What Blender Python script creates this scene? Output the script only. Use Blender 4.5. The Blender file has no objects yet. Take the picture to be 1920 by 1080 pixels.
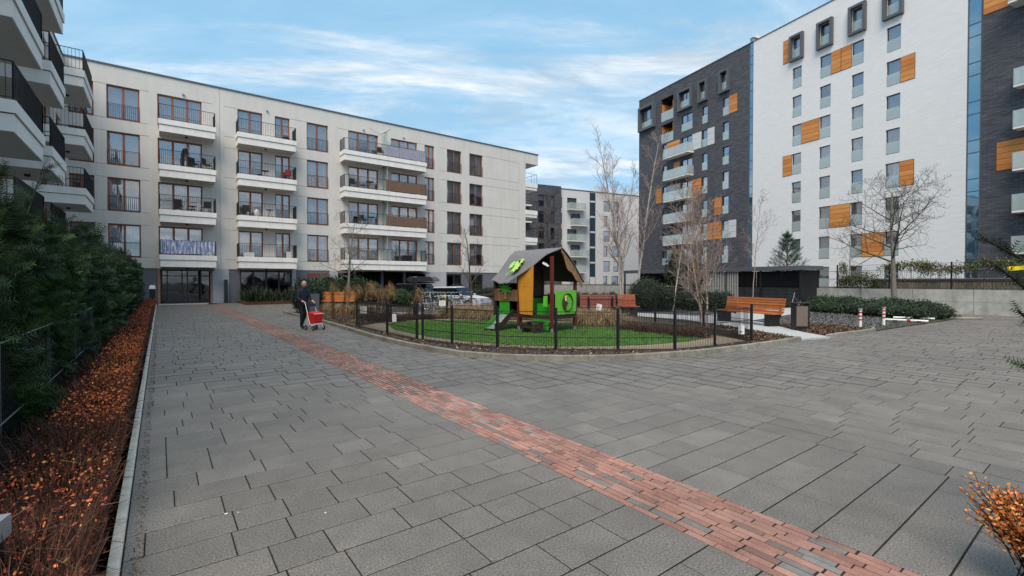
import bpy, bmesh, math, random
import numpy as np
from mathutils import Vector, Matrix, Euler
R = math.radians
rnd = random.Random(7)
S = bpy.context.scene
COL = S.collection

# ------------------------------------------------------------------ camera
YAW = math.atan2(660, 880)
cam = bpy.data.cameras.new('camera'); cam.sensor_width = 36; cam.lens = 16.5
cam.clip_start = .05; cam.clip_end = 2000
co = bpy.data.objects.new('camera', cam); COL.objects.link(co)
co.location = (0, 0, 1.6); co.rotation_euler = (R(90 - .78), 0, -YAW)
S.camera = co

# ------------------------------------------------------------------ sky, sun, exposure
W = bpy.data.worlds.new("World"); S.world = W; W.use_nodes = True
SUN_EL, SUN_AZ = R(56), R(228)     # azimuth clockwise from +Y
def make_world():
    nt = W.node_tree; N = nt.nodes; L = nt.links; N.clear()
    out = N.new('ShaderNodeOutputWorld'); bg = N.new('ShaderNodeBackground'); bg.inputs[1].default_value = .125
    L.new(bg.outputs[0], out.inputs[0])
    sky = N.new('ShaderNodeTexSky'); sky.sky_type = 'NISHITA'; sky.sun_disc = False
    sky.sun_elevation = SUN_EL; sky.sun_rotation = SUN_AZ; sky.air_density = 1.0; sky.dust_density = .6; sky.ozone_density = 1.5
    tc = N.new('ShaderNodeTexCoord'); sp = N.new('ShaderNodeSeparateXYZ'); L.new(tc.outputs['Generated'], sp.inputs[0])
    def m(op, a, b=None, c=None):
        n = N.new('ShaderNodeMath'); n.operation = op
        for i, v in enumerate((a, b, c)):
            if v is None: continue
            if isinstance(v, (int, float)): n.inputs[i].default_value = v
            else: L.new(v, n.inputs[i])
        return n.outputs[0]
    zz = m('MAXIMUM', sp.outputs[2], 0.0); zz = m('ADD', zz, .13)
    cx = m('DIVIDE', sp.outputs[0], zz); cy = m('DIVIDE', sp.outputs[1], zz)
    cb = N.new('ShaderNodeCombineXYZ'); L.new(cx, cb.inputs[0]); L.new(cy, cb.inputs[1])
    def noise(scale, rot, sx, sy, det, off, dist=0.0, rough=.55):
        m0 = N.new('ShaderNodeMapping'); m0.inputs['Rotation'].default_value = (0, 0, rot); L.new(cb.outputs[0], m0.inputs[0])
        mp = N.new('ShaderNodeMapping'); mp.inputs['Scale'].default_value = (sx, sy, 1); mp.inputs['Location'].default_value = off
        L.new(m0.outputs[0], mp.inputs[0]); n = N.new('ShaderNodeTexNoise'); n.inputs['Scale'].default_value = scale
        n.inputs['Detail'].default_value = det; n.inputs['Roughness'].default_value = rough; n.inputs['Distortion'].default_value = dist
        L.new(mp.outputs[0], n.inputs['Vector']); return n.outputs['Fac']
    def ramp(f, a, b, ca=(0, 0, 0, 1), cb_=(1, 1, 1, 1)):
        r = N.new('ShaderNodeValToRGB'); r.color_ramp.elements[0].position = a; r.color_ramp.elements[1].position = b
        r.color_ramp.elements[0].color = ca; r.color_ramp.elements[1].color = cb_; r.color_ramp.interpolation = 'EASE'
        L.new(f, r.inputs[0]); return r.outputs[0]
    streak = ramp(noise(1.0, R(31), .55, 1.7, 12, (3.1, 1.7, 0), .9, .66), .44, .68)
    wide = ramp(noise(.75, R(35), .7, 1.3, 5, (9.3, 4.1, 0), .2), .34, .72)
    veil = m('MULTIPLY', streak, m('ADD', m('MULTIPLY', wide, .75), .3))
    veil = m('MINIMUM', m('ADD', veil, .10), 1.0)
    low = ramp(sp.outputs[2], .04, .42, (1, 1, 1, 1), (0, 0, 0, 1))           # cloud bank towards the horizon
    lowc = m('MULTIPLY', low, ramp(noise(2.3, R(36), .6, 1.2, 10, (1.2, 7.7, 0), .5, .65), .38, .60))
    tot = m('MINIMUM', m('ADD', veil, m('MULTIPLY', lowc, .8)), 1.0)
    shade = ramp(noise(2.0, R(36), .6, 1.3, 9, (5.5, 2.2, 0), .5, .62), .38, .62)
    cc = N.new('ShaderNodeMix'); cc.data_type = 'RGBA'; L.new(shade, cc.inputs[0])
    cc.inputs[6].default_value = (3.0, 3.45, 3.85, 1); cc.inputs[7].default_value = (6.3, 6.1, 5.9, 1)
    blue = N.new('ShaderNodeMix'); blue.data_type = 'RGBA'; blue.inputs[0].default_value = .75
    L.new(sky.outputs[0], blue.inputs[6]); blue.inputs[7].default_value = (1.5, 3.3, 4.75, 1)
    mx = N.new('ShaderNodeMix'); mx.data_type = 'RGBA'; L.new(tot, mx.inputs[0])
    L.new(blue.outputs[2], mx.inputs[6]); L.new(cc.outputs[2], mx.inputs[7]); L.new(mx.outputs[2], bg.inputs[0])
make_world()
sun = bpy.data.lights.new('sun', 'SUN'); sun.energy = 2.6; sun.angle = R(38); sun.color = (1, .89, .76)
so = bpy.data.objects.new('sun', sun); COL.objects.link(so)
so.rotation_euler = (R(90) - SUN_EL, 0, R(180) - SUN_AZ)
S.view_settings.view_transform = 'Standard'; S.view_settings.look = 'None'
S.view_settings.exposure = .66; S.view_settings.gamma = 1; S.view_settings.use_curve_mapping = False
S.cycles.max_bounces = 6; S.cycles.transparent_max_bounces = 10; S.cycles.diffuse_bounces = 3

# ------------------------------------------------------------------ materials
MATS = {}
def mat(name, col=(.5, .5, .5), rough=.7, var=.12, scale=6., bump=0., bscale=60., metal=0., spec=.4, grime=0., attr=None, obj_rand=0., cols=None, coord='Object', stretch=(1, 1, 1), stain=0.):
    if name in MATS: return MATS[name]
    m = bpy.data.materials.new(name); m.use_nodes = True; nt = m.node_tree; N = nt.nodes; L = nt.links
    b = N['Principled BSDF']; b.inputs['Roughness'].default_value = rough; b.inputs['Metallic'].default_value = metal
    b.inputs['Specular IOR Level'].default_value = spec
    tc = N.new('ShaderNodeTexCoord'); mp = N.new('ShaderNodeMapping'); mp.inputs['Scale'].default_value = stretch
    if coord == 'World':
        g = N.new('ShaderNodeNewGeometry'); L.new(g.outputs['Position'], mp.inputs[0])
    else: L.new(tc.outputs['Object'], mp.inputs[0])
    n = N.new('ShaderNodeTexNoise'); n.inputs['Scale'].default_value = scale; n.inputs['Detail'].default_value = 6; n.inputs['Roughness'].default_value = .6
    L.new(mp.outputs[0], n.inputs['Vector'])
    if cols:       # a ramp of colours picked by the attribute 'tone' plus the object's random value
        fac = None
        if attr:
            a = N.new('ShaderNodeAttribute'); a.attribute_name = attr; fac = a.outputs['Fac']
        if obj_rand:
            oi = N.new('ShaderNodeObjectInfo')
            if fac is None: fac = oi.outputs['Random']
            else:
                ad = N.new('ShaderNodeMath'); ad.operation = 'ADD'; L.new(fac, ad.inputs[0]); L.new(oi.outputs['Random'], ad.inputs[1])
                fr = N.new('ShaderNodeMath'); fr.operation = 'FRACT'; L.new(ad.outputs[0], fr.inputs[0]); fac = fr.outputs[0]
        if fac is None: fac = n.outputs['Fac']
        r = N.new('ShaderNodeValToRGB'); cr = r.color_ramp
        while len(cr.elements) < len(cols): cr.elements.new(.5)
        for i, (p, c) in enumerate(cols): cr.elements[i].position = p; cr.elements[i].color = (*c, 1)
        L.new(fac, r.inputs[0]); src = r.outputs[0]
    else:
        rgb = N.new('ShaderNodeRGB'); rgb.outputs[0].default_value = (*col, 1); src = rgb.outputs[0]
    # value variation from noise
    mr = N.new('ShaderNodeMapRange'); mr.inputs[1].default_value = .25; mr.inputs[2].default_value = .75
    mr.inputs[3].default_value = 1 - var; mr.inputs[4].default_value = 1 + var; L.new(n.outputs['Fac'], mr.inputs[0])
    v = N.new('ShaderNodeVectorMath'); v.operation = 'SCALE'; L.new(src, v.inputs[0]); L.new(mr.outputs[0], v.inputs['Scale'])
    fin = v.outputs[0]
    if stain:      # broad worn and dirty patches laid over the whole surface in world space
        g2 = N.new('ShaderNodeNewGeometry'); acc = None
        for sc_, lo_ in ((.55, 1 - stain), (3.2, 1 - stain * .7)):
            s1 = N.new('ShaderNodeTexNoise'); s1.inputs['Scale'].default_value = sc_; s1.inputs['Detail'].default_value = 7; s1.inputs['Roughness'].default_value = .65; s1.inputs['Distortion'].default_value = .6; L.new(g2.outputs['Position'], s1.inputs['Vector'])
            r1 = N.new('ShaderNodeMapRange'); r1.inputs[1].default_value = .38; r1.inputs[2].default_value = .64; r1.inputs[3].default_value = lo_; r1.inputs[4].default_value = 1 + stain * .45; L.new(s1.outputs['Fac'], r1.inputs[0])
            v3 = N.new('ShaderNodeVectorMath'); v3.operation = 'SCALE'; L.new(fin, v3.inputs[0]); L.new(r1.outputs[0], v3.inputs['Scale']); fin = v3.outputs[0]
    if grime:
        gm = N.new('ShaderNodeMapping'); gm.inputs['Scale'].default_value = (2.2, 2.2, .22); L.new(tc.outputs['Object'], gm.inputs[0])
        gn = N.new('ShaderNodeTexNoise'); gn.inputs['Scale'].default_value = 1.1; gn.inputs['Detail'].default_value = 7; L.new(gm.outputs[0], gn.inputs['Vector'])
        gr = N.new('ShaderNodeMapRange'); gr.inputs[1].default_value = .42; gr.inputs[2].default_value = .72; gr.inputs[3].default_value = 1; gr.inputs[4].default_value = 1 - grime
        L.new(gn.outputs['Fac'], gr.inputs[0]); v2 = N.new('ShaderNodeVectorMath'); v2.operation = 'SCALE'; L.new(fin, v2.inputs[0]); L.new(gr.outputs[0], v2.inputs['Scale']); fin = v2.outputs[0]
    L.new(fin, b.inputs['Base Color'])
    if bump:
        bn = N.new('ShaderNodeTexNoise'); bn.inputs['Scale'].default_value = bscale; bn.inputs['Detail'].default_value = 4; L.new(mp.outputs[0], bn.inputs['Vector'])
        bp = N.new('ShaderNodeBump'); bp.inputs['Strength'].default_value = bump; bp.inputs['Distance'].default_value = .01; L.new(bn.outputs['Fac'], bp.inputs['Height']); L.new(bp.outputs[0], b.inputs['Normal'])
    MATS[name] = m; return m
def brick_mat(name, c1, c2, cm, sc=1., rough=.8, bump=.3, nv=.25):
    m = bpy.data.materials.new(name); m.use_nodes = True; nt = m.node_tree; N = nt.nodes; L = nt.links; b = N['Principled BSDF']
    b.inputs['Roughness'].default_value = rough; b.inputs['Specular IOR Level'].default_value = .35
    tc = N.new('ShaderNodeTexCoord'); sp = N.new('ShaderNodeSeparateXYZ'); cb = N.new('ShaderNodeCombineXYZ')
    L.new(tc.outputs['Object'], sp.inputs[0]); ad = N.new('ShaderNodeMath'); L.new(sp.outputs[0], ad.inputs[0]); L.new(sp.outputs[1], ad.inputs[1])
    L.new(ad.outputs[0], cb.inputs[0]); L.new(sp.outputs[2], cb.inputs[1])
    t = N.new('ShaderNodeTexBrick'); t.inputs['Scale'].default_value = sc; t.inputs['Brick Width'].default_value = .5; t.inputs['Row Height'].default_value = .1
    t.inputs['Mortar Size'].default_value = .012; t.inputs['Color1'].default_value = (*c1, 1); t.inputs['Color2'].default_value = (*c2, 1); t.inputs['Mortar'].default_value = (*cm, 1)
    L.new(cb.outputs[0], t.inputs['Vector'])
    n = N.new('ShaderNodeTexNoise'); n.inputs['Scale'].default_value = .9; n.inputs['Detail'].default_value = 8
    mp = N.new('ShaderNodeMapping'); mp.inputs['Scale'].default_value = (1.2, 1.2, 7); L.new(tc.outputs['Object'], mp.inputs[0]); L.new(mp.outputs[0], n.inputs['Vector'])
    mr = N.new('ShaderNodeMapRange'); mr.inputs[1].default_value = .3; mr.inputs[2].default_value = .7; mr.inputs[3].default_value = 1 - nv; mr.inputs[4].default_value = 1 + nv; L.new(n.outputs['Fac'], mr.inputs[0])
    v = N.new('ShaderNodeVectorMath'); v.operation = 'SCALE'; L.new(t.outputs['Color'], v.inputs[0]); L.new(mr.outputs[0], v.inputs['Scale']); L.new(v.outputs[0], b.inputs['Base Color'])
    bp = N.new('ShaderNodeBump'); bp.inputs['Strength'].default_value = bump; bp.inputs['Distance'].default_value = .02; bp.invert = True
    L.new(t.outputs['Fac'], bp.inputs['Height']); L.new(bp.outputs[0], b.inputs['Normal']); MATS[name] = m; return m
def glass_mat(name, tint, refl=.3, alpha=.85, rough=.02, rcol=(.95, .97, 1)):
    m = bpy.data.materials.new(name); m.use_nodes = True; nt = m.node_tree; N = nt.nodes; L = nt.links; N.clear()
    o = N.new('ShaderNodeOutputMaterial'); tr = N.new('ShaderNodeBsdfTransparent'); tr.inputs[0].default_value = (*tint, 1)
    gl = N.new('ShaderNodeBsdfGlossy'); gl.inputs['Roughness'].default_value = rough; gl.inputs[0].default_value = (*rcol, 1)
    lw = N.new('ShaderNodeLayerWeight'); lw.inputs[0].default_value = .35; mr = N.new('ShaderNodeMapRange'); mr.inputs[3].default_value = refl; mr.inputs[4].default_value = .65
    n = N.new('ShaderNodeTexNoise'); n.inputs['Scale'].default_value = .6; tc = N.new('ShaderNodeTexCoord'); L.new(tc.outputs['Object'], n.inputs['Vector'])
    bp = N.new('ShaderNodeBump'); bp.inputs['Strength'].default_value = .06; bp.inputs['Distance'].default_value = .1; L.new(n.outputs['Fac'], bp.inputs['Height']); L.new(bp.outputs[0], gl.inputs['Normal'])
    L.new(lw.outputs['Fresnel'], mr.inputs[0]); mx = N.new('ShaderNodeMixShader'); L.new(mr.outputs[0], mx.inputs[0])
    if alpha < 1:
        df = N.new('ShaderNodeBsdfDiffuse'); df.inputs[0].default_value = (*rcol, 1); m2 = N.new('ShaderNodeMixShader'); m2.inputs[0].default_value = alpha
        L.new(df.outputs[0], m2.inputs[1]); L.new(tr.outputs[0], m2.inputs[2]); L.new(m2.outputs[0], mx.inputs[1])
    else: L.new(tr.outputs[0], mx.inputs[1])
    L.new(gl.outputs[0], mx.inputs[2]); L.new(mx.outputs[0], o.inputs[0]); MATS[name] = m; return m

plaster = mat('cream plaster', (.62, .60, .57), .85, .05, .7, .15, 90, grime=.07)
plaster_w = mat('pale balcony concrete', (.79, .77, .74), .8, .07, 2.2, .12, 60, grime=.08)
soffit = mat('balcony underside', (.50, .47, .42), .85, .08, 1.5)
slate = mat('slate grey plaster', (.135, .14, .165), .8, .1, .8, .15, 60, grime=.1)
lilac = mat('pale lilac plaster', (.42, .42, .46), .85, .06, .8)
interior = mat('interior shade', (.035, .03, .028), .9, .2, 1.)  # near-black colour paints the shade of unlit rooms into the recesses
brown = mat('brown window timber', (.27, .092, .040), .45, .2, 8., stretch=(1, 1, .2))
darkfr = mat('dark window frame', (.03, .026, .026), .45, .1)
iron = mat('black iron', (.012, .012, .014), .5, .15)
steel = mat('grey steel', (.34, .35, .37), .4, .1, metal=.4)
wpaint = mat('white brick', (.58, .575, .58), .8, .06, 2.5, .12, 20)
dkbrick = brick_mat('anthracite brick', (.062, .063, .074), (.105, .107, .122), (.045, .045, .054), 1.0, .75)
whbrick = brick_mat('white long brick', (.72, .71, .705), (.77, .76, .755), (.69, .68, .675), 1.0, .8, .08, .035)
redbrick = brick_mat('red pillar brick', (.22, .07, .045), (.30, .13, .08), (.42, .38, .34), 2.4)
orange = mat('orange cladding', (.55, .20, .045), .5, .2, 3.5, .05, 40, cols=[(0, (.50, .17, .035)), (.5, (.58, .22, .05)), (1, (.64, .27, .07))], obj_rand=1, stretch=(.4, .4, 3))
anthr = mat('anthracite sheet metal', (.095, .10, .11), .5, .08)
curt = mat('curtain fabric', (.62, .60, .56), .9, .12, 3, cols=[(0, (.48, .46, .42)), (.45, (.60, .60, .60)), (1, (.74, .72, .68))], obj_rand=1)
blindm = mat('window blind', (.5, .5, .52), .7, .1, 3, cols=[(0, (.40, .40, .42)), (1, (.62, .61, .60))], obj_rand=1)
glass = glass_mat('window glass', (.84, .85, .88), .16, 1.)
glassb = glass_mat('blue stair glass', (.12, .2, .25), .42, .9, .03, (.42, .68, .85))
frost = glass_mat('balcony glass', (.84, .90, .89), .10, .68, .15, (.80, .86, .85))
dimglass = glass_mat('dimmed window glass', (.5, .5, .52), .05, 1.)  # window glass dimmed; its colour stands in for dark surroundings mirrored there
cglass = glass_mat('car glass', (.04, .045, .05), .10, 1., .02, (.45, .47, .5))
joint = mat('joint sand', (.024, .022, .018), .95, .3, 20, coord='World')
slabm = mat('grey concrete slab', (.1, .1, .1), .52, .85, 90, .6, 110, spec=.5, stain=.16, coord='World', attr='tone', obj_rand=1,
            cols=[(0, (.160, .141, .122)), (.4, (.173, .153, .133)), (.8, (.182, .161, .141)), (1, (.202, .180, .159))])
brickm = mat('clinker paver', (.3, .1, .06), .75, .22, 70, .4, 200, stain=.28, coord='World', attr='tone', obj_rand=1,
             cols=[(0, (.40, .205, .160)), (.3, (.34, .165, .125)), (.55, (.44, .245, .195)), (.74, (.27, .14, .11)), (.86, (.21, .15, .13)), (.93, (.17, .165, .16)), (1, (.27, .25, .23))])
concrete = mat('concrete', (.42, .41, .38), .85, .18, 3, .3, 80, coord='World', grime=.25, stain=.12)
kerbm = mat('kerb concrete', (.25, .235, .20), .85, .25, 9, .4, 90, coord='World', stain=.3)
soil = mat('soil', (.055, .042, .03), .95, .5, 7, .6, 60, coord='World')
gravel = mat('dark gravel', (.075, .073, .073), .9, .6, 25, .8, 90, coord='World')
sandm = mat('sandy rubber path', (.25, .19, .135), .95, .25, 12, .4, 120, coord='World')
pathm = mat('pale path', (.40, .40, .395), .85, .12, 6, .2, 90, coord='World')
grassg = mat('lawn base', (.035, .08, .010), .9, .5, 5, coord='World')
grassb = mat('grass blade', (.04, .12, .02), .7, .25, 1.3, coord='World', attr='tone', cols=[(0, (.035, .11, .008)), (.6, (.07, .20, .014)), (1, (.13, .27, .03))])
yewm = mat('yew needle', (.02, .05, .015), .55, .2, 1.1, coord='World', attr='tone', cols=[(0, (.010, .024, .007)), (.5, (.024, .056, .012)), (.8, (.055, .11, .018)), (1, (.12, .19, .035))])
yewcore = mat('yew dark core', (.010, .014, .008), .95, .4, 6, .8, 30)  # for the solid dark core that backs the leaves
hedgem = mat('dark hedge leaf', (.02, .05, .015), .6, .25, 1.5, coord='World', attr='tone', cols=[(0, (.008, .016, .008)), (.6, (.016, .034, .013)), (1, (.035, .060, .018))])
junm = mat('juniper leaf', (.03, .07, .03), .6, .25, 1.5, coord='World', attr='tone', cols=[(0, (.012, .026, .012)), (.6, (.025, .052, .017)), (1, (.055, .09, .024))])
ivym = mat('ivy leaf', (.1, .12, .03), .6, .25, 1.5, coord='World', attr='tone', cols=[(0, (.03, .035, .012)), (.5, (.075, .09, .025)), (1, (.15, .15, .05))])
pinem = mat('pine needle', (.03, .08, .05), .6, .25, 1.5, coord='World', attr='tone', cols=[(0, (.012, .032, .02)), (.6, (.03, .075, .045)), (1, (.06, .12, .07))])
twigm = mat('brown twig', (.07, .03, .018), .8, .3, 5, coord='World', attr='tone', cols=[(0, (.022, .009, .006)), (.5, (.06, .022, .013)), (.85, (.11, .042, .022)), (1, (.17, .085, .05))])
leafm = mat('orange leaf', (.5, .15, .04), .6, .2, 5, coord='World', attr='tone', cols=[(0, (.15, .035, .015)), (.3, (.46, .085, .030)), (.6, (.66, .17, .040)), (.85, (.70, .28, .06)), (1, (.70, .46, .12))])
bark = mat('brown bark', (.085, .068, .055), .9, .3, 12, .5, 60)
palebark = mat('pale grey bark', (.17, .15, .125), .9, .25, 10, .4, 60)
birchm = mat('birch bark', (.5, .47, .43), .8, .3, 9, .3, 40, stretch=(1, 1, 3), cols=[(.36, (.06, .05, .045)), (.46, (.36, .32, .28)), (.7, (.50, .46, .42))])
birchtw = mat('birch twig', (.27, .20, .17), .8, .25, 4)
blond = mat('blond grass', (.4, .3, .15), .8, .2, 4, coord='World', attr='tone', cols=[(0, (.14, .085, .04)), (.5, (.30, .205, .10)), (1, (.47, .36, .20))])
plumem = mat('reed plume', (.3, .18, .08), .9, .2, 6, coord='World', attr='tone', cols=[(0, (.14, .07, .03)), (.5, (.27, .15, .065)), (1, (.42, .26, .13))])
mulchm = mat('mulch chip', (.1, .05, .03), .9, .3, 5, coord='World', attr='tone', cols=[(0, (.03, .018, .012)), (.5, (.09, .05, .03)), (.9, (.19, .11, .06)), (1, (.32, .22, .12))])
benchw = mat('orange bench timber', (.42, .13, .03), .45, .25, 4, .1, 40, obj_rand=1, cols=[(0, (.36, .10, .022)), (1, (.50, .17, .04))], stretch=(1, 1, 6))
benchr = mat('red bench timber', (.2, .05, .03), .45, .25, 4, .1, 40)
sleeper = mat('old sleeper timber', (.06, .045, .03), .9, .4, 8, .5, 40, coord='World')
roofg = mat('grey playhouse roof', (.17, .17, .18), .75, .12, 8)
lime = mat('lime green board', (.12, .46, .03), .5, .16, 5)
midgreen = mat('mid green board', (.03, .27, .02), .5, .16, 5)
palegreen = mat('pale green leaf board', (.38, .62, .14), .5, .06, 3)
ochre = mat('ochre board', (.54, .24, .025), .55, .2, 5)
redpost = mat('red brown post', (.115, .020, .013), .5, .15, 5)
darkwood = mat('dark timber', (.035, .022, .016), .6, .3, 6)
midwood = mat('brown palisade', (.12, .065, .03), .75, .25, 6, obj_rand=1, cols=[(0, (.09, .045, .02)), (1, (.17, .10, .05))])
plywood = mat('tan timber', (.26, .15, .07), .7, .3, 4)
white = mat('white paint', (.75, .74, .72), .5, .06, 5)
red = mat('red fabric', (.60, .018, .015), .7, .1, 9)
redp = mat('red paint', (.5, .02, .02), .5, .1)
navy = mat('navy jacket', (.014, .017, .035), .8, .3, 14)
black = mat('black cloth', (.010, .010, .012), .8, .3, 10)
skin = mat('skin', (.48, .27, .19), .55, .1, 20)
rubber = mat('black rubber', (.015, .015, .015), .8, .1)
blackpl = mat('black rattan', (.018, .018, .02), .6, .3, 30)
silver = mat('silver metal', (.5, .5, .52), .3, .1, metal=.6)
yellow = mat('yellow plastic', (.85, .65, .02), .45, .08, 20)
fabricb = mat('blue white cloth', (.3, .33, .5), .85, .2, 3, cols=[(.38, (.20, .23, .42)), (.55, (.42, .46, .62)), (.66, (.75, .76, .8))], stretch=(4, 1, .8))
fabricp = mat('lilac grey cloth', (.30, .30, .38), .85, .1, 3)
reed = mat('brown reed screen', (.16, .10, .07), .9, .35, 12, stretch=(6, 6, .4))
binm = mat('taupe bin metal', (.15, .12, .10), .5, .1)
paint_dark = mat('dark car paint', (.03, .032, .035), .25, .05, spec=.6)
paint_red = mat('red car paint', (.28, .012, .015), .25, .05, spec=.6)
paint_sil = mat('silver car paint', (.55, .57, .6), .25, .05, spec=.6)

# ------------------------------------------------------------------ helpers
def tag(o, label=None, cat=None, group=None, kind=None):
    for k, v in (('label', label), ('category', cat), ('group', group), ('kind', kind)):
        if v: o[k] = v
    return o
def empty(name, loc=(0, 0, 0), rz=0, label=None, cat=None, group=None, kind=None):
    o = bpy.data.objects.new(name, None); o.empty_display_size = .1; COL.objects.link(o); o.location = loc; o.rotation_euler = (0, 0, rz)
    return tag(o, label, cat, group, kind)
def link(name, me, parent=None, loc=(0, 0, 0), rot=(0, 0, 0), **kw):
    o = bpy.data.objects.new(name, me); COL.objects.link(o); o.parent = parent; o.location = loc; o.rotation_euler = rot
    if kw: tag(o, **kw)
    return o
class MB:
    def __init__(s): s.v = []; s.f = []; s.m = []; s.M = None
    def add(s, vs, fs, mi=0):
        n = len(s.v)
        if s.M is not None: vs = [tuple(s.M @ Vector(v)) for v in vs]
        s.v += [tuple(v) for v in vs]; s.f += [tuple(i + n for i in f) for f in fs]; s.m += [mi] * len(fs); return s
    def box(s, x0, x1, y0, y1, z0, z1, mi=0, taper=0):
        t = taper
        vs = [(x0, y0, z0), (x1, y0, z0), (x1, y1, z0), (x0, y1, z0), (x0 + t, y0 + t, z1), (x1 - t, y0 + t, z1), (x1 - t, y1 - t, z1), (x0 + t, y1 - t, z1)]
        return s.add(vs, [(0, 3, 2, 1), (4, 5, 6, 7), (0, 1, 5, 4), (1, 2, 6, 5), (2, 3, 7, 6), (3, 0, 4, 7)], mi)
    def tube(s, pts, rad, n=6, mi=0, cap=True):
        P = [Vector(p) for p in pts]; k = len(P); rr = rad if isinstance(rad, (list, tuple)) else [rad] * k
        vs = []; fs = []; up = Vector((.13, .21, 1)).normalized()
        for i in range(k):
            d = (P[min(i + 1, k - 1)] - P[max(i - 1, 0)]).normalized()
            a = d.cross(up)
            if a.length < .05: a = d.cross(Vector((1, 0, 0)))
            a.normalize(); b = d.cross(a)
            for j in range(n):
                t = 2 * math.pi * j / n; vs.append(P[i] + (a * math.cos(t) + b * math.sin(t)) * rr[i])
        for i in range(k - 1):
            for j in range(n):
                j2 = (j + 1) % n; fs.append((i * n + j, i * n + j2, (i + 1) * n + j2, (i + 1) * n + j))
        if cap: fs.append(tuple(range(n))[::-1]); fs.append(tuple(range((k - 1) * n, k * n)))
        return s.add(vs, fs, mi)
    def prism(s, poly, z0, z1, mi=0):
        n = len(poly); vs = [(x, y, z0) for x, y in poly] + [(x, y, z1) for x, y in poly]
        return s.add(vs, [tuple(range(n))[::-1], tuple(range(n, 2 * n))] + [(i, (i + 1) % n, n + (i + 1) % n, n + i) for i in range(n)], mi)
    def prism_y(s, poly, y0, y1, mi=0):    # polygon in x-z, extruded along y
        n = len(poly); vs = [(x, y0, z) for x, z in poly] + [(x, y1, z) for x, z in poly]
        return s.add(vs, [tuple(range(n)), tuple(range(n, 2 * n))[::-1]] + [(i, n + i, n + (i + 1) % n, (i + 1) % n) for i in range(n)], mi)
    def ball(s, c, r, n=8, k=6, mi=0, sc=(1, 1, 1)):
        vs = [(c[0], c[1], c[2] + r * sc[2])]; fs = []
        for i in range(1, k):
            a = math.pi * i / k
            for j in range(n):
                b = 2 * math.pi * j / n; vs.append((c[0] + r * sc[0] * math.sin(a) * math.cos(b), c[1] + r * sc[1] * math.sin(a) * math.sin(b), c[2] + r * sc[2] * math.cos(a)))
        vs.append((c[0], c[1], c[2] - r * sc[2])); e = len(vs) - 1
        for j in range(n): fs.append((0, 1 + j, 1 + (j + 1) % n)); fs.append((e, 1 + (k - 2) * n + (j + 1) % n, 1 + (k - 2) * n + j))
        for i in range(k - 2):
            for j in range(n): a = 1 + i * n; fs.append((a + j, a + n + j, a + n + (j + 1) % n, a + (j + 1) % n))
        return s.add(vs, fs, mi)
    def torus(s, c, r, t, axis='y', n=20, k=5, mi=0):
        pts = []
        for i in range(n + 1):
            a = 2 * math.pi * i / n; q = (math.cos(a) * r, math.sin(a) * r)
            pts.append({'y': (c[0] + q[0], c[1], c[2] + q[1]), 'x': (c[0], c[1] + q[0], c[2] + q[1]), 'z': (c[0] + q[0], c[1] + q[1], c[2])}[axis])
        return s.tube(pts, t, k, mi, cap=False)
    def mesh(s, name, mats, smooth=False):
        me = bpy.data.meshes.new(name); me.from_pydata(s.v, [], s.f)
        for m in (mats if isinstance(mats, (list, tuple)) else [mats]): me.materials.append(m)
        if len(me.polygons): me.polygons.foreach_set('material_index', s.m)
        if smooth: me.polygons.foreach_set('use_smooth', [True] * len(me.polygons))
        bm = bmesh.new(); bm.from_mesh(me); bmesh.ops.recalc_face_normals(bm, faces=bm.faces); bm.to_mesh(me); bm.free()
        me.update(); return me
    def build(s, name, mats, parent=None, loc=(0, 0, 0), rot=(0, 0, 0), smooth=False, **kw):
        return link(name, s.mesh(name, mats, smooth), parent, loc, rot, **kw)
CACHE = {}
def cached(key, fn):
    if key not in CACHE: CACHE[key] = fn()
    return CACHE[key]
def np_mesh(name, V, nper, m, tone=None, quads=False):
    """V: (n, nper, 3) array of separate polygons with nper corners"""
    n = V.shape[0]; me = bpy.data.meshes.new(name); me.vertices.add(n * nper); me.vertices.foreach_set('co', V.astype(np.float32).ravel())
    me.loops.add(n * nper); me.loops.foreach_set('vertex_index', np.arange(n * nper, dtype=np.int32))
    me.polygons.add(n); me.polygons.foreach_set('loop_start', np.arange(0, n * nper, nper, dtype=np.int32))
    me.materials.append(m); me.update(calc_edges=True)
    if tone is not None:
        a = me.attributes.new('tone', 'FLOAT', 'FACE'); a.data.foreach_set('value', tone.astype(np.float32))
    return me
RS = np.random.RandomState(5)
def unit(a): return a / np.maximum(np.linalg.norm(a, axis=-1, keepdims=True), 1e-9)
def rand_dirs(n, rs=RS): return unit(rs.normal(size=(n, 3)))
def needles(P, D, ln, wd, pairs, spread=.9, rs=RS, stemw=.25):
    """sprigs at P (n,3), axis D (n,3); flat needle triangles along each sprig -> (m,3,3) and owner index"""
    n = len(P); up = unit(np.cross(D, rand_dirs(n, rs))); out = []; own = []
    L = ln * (.7 + .6 * rs.rand(n, 1))
    for k in range(pairs):
        t = (k + .5) / pairs; base = P + D * L * t
        for sgn in (-1, 1):
            nl = L * .42 * (1.1 - .55 * t)
            dr = unit(up * sgn * spread + D * .55 + rand_dirs(n, rs) * .18)
            side = D * wd * .5
            out.append(np.stack([base - side, base + side, base + dr * nl], 1)); own.append(np.arange(n))
    side = up * wd * stemw
    out.append(np.stack([P - side, P + side, P + D * L * 1.05], 1)); own.append(np.arange(n))
    return np.concatenate(out), np.concatenate(own)
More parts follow.
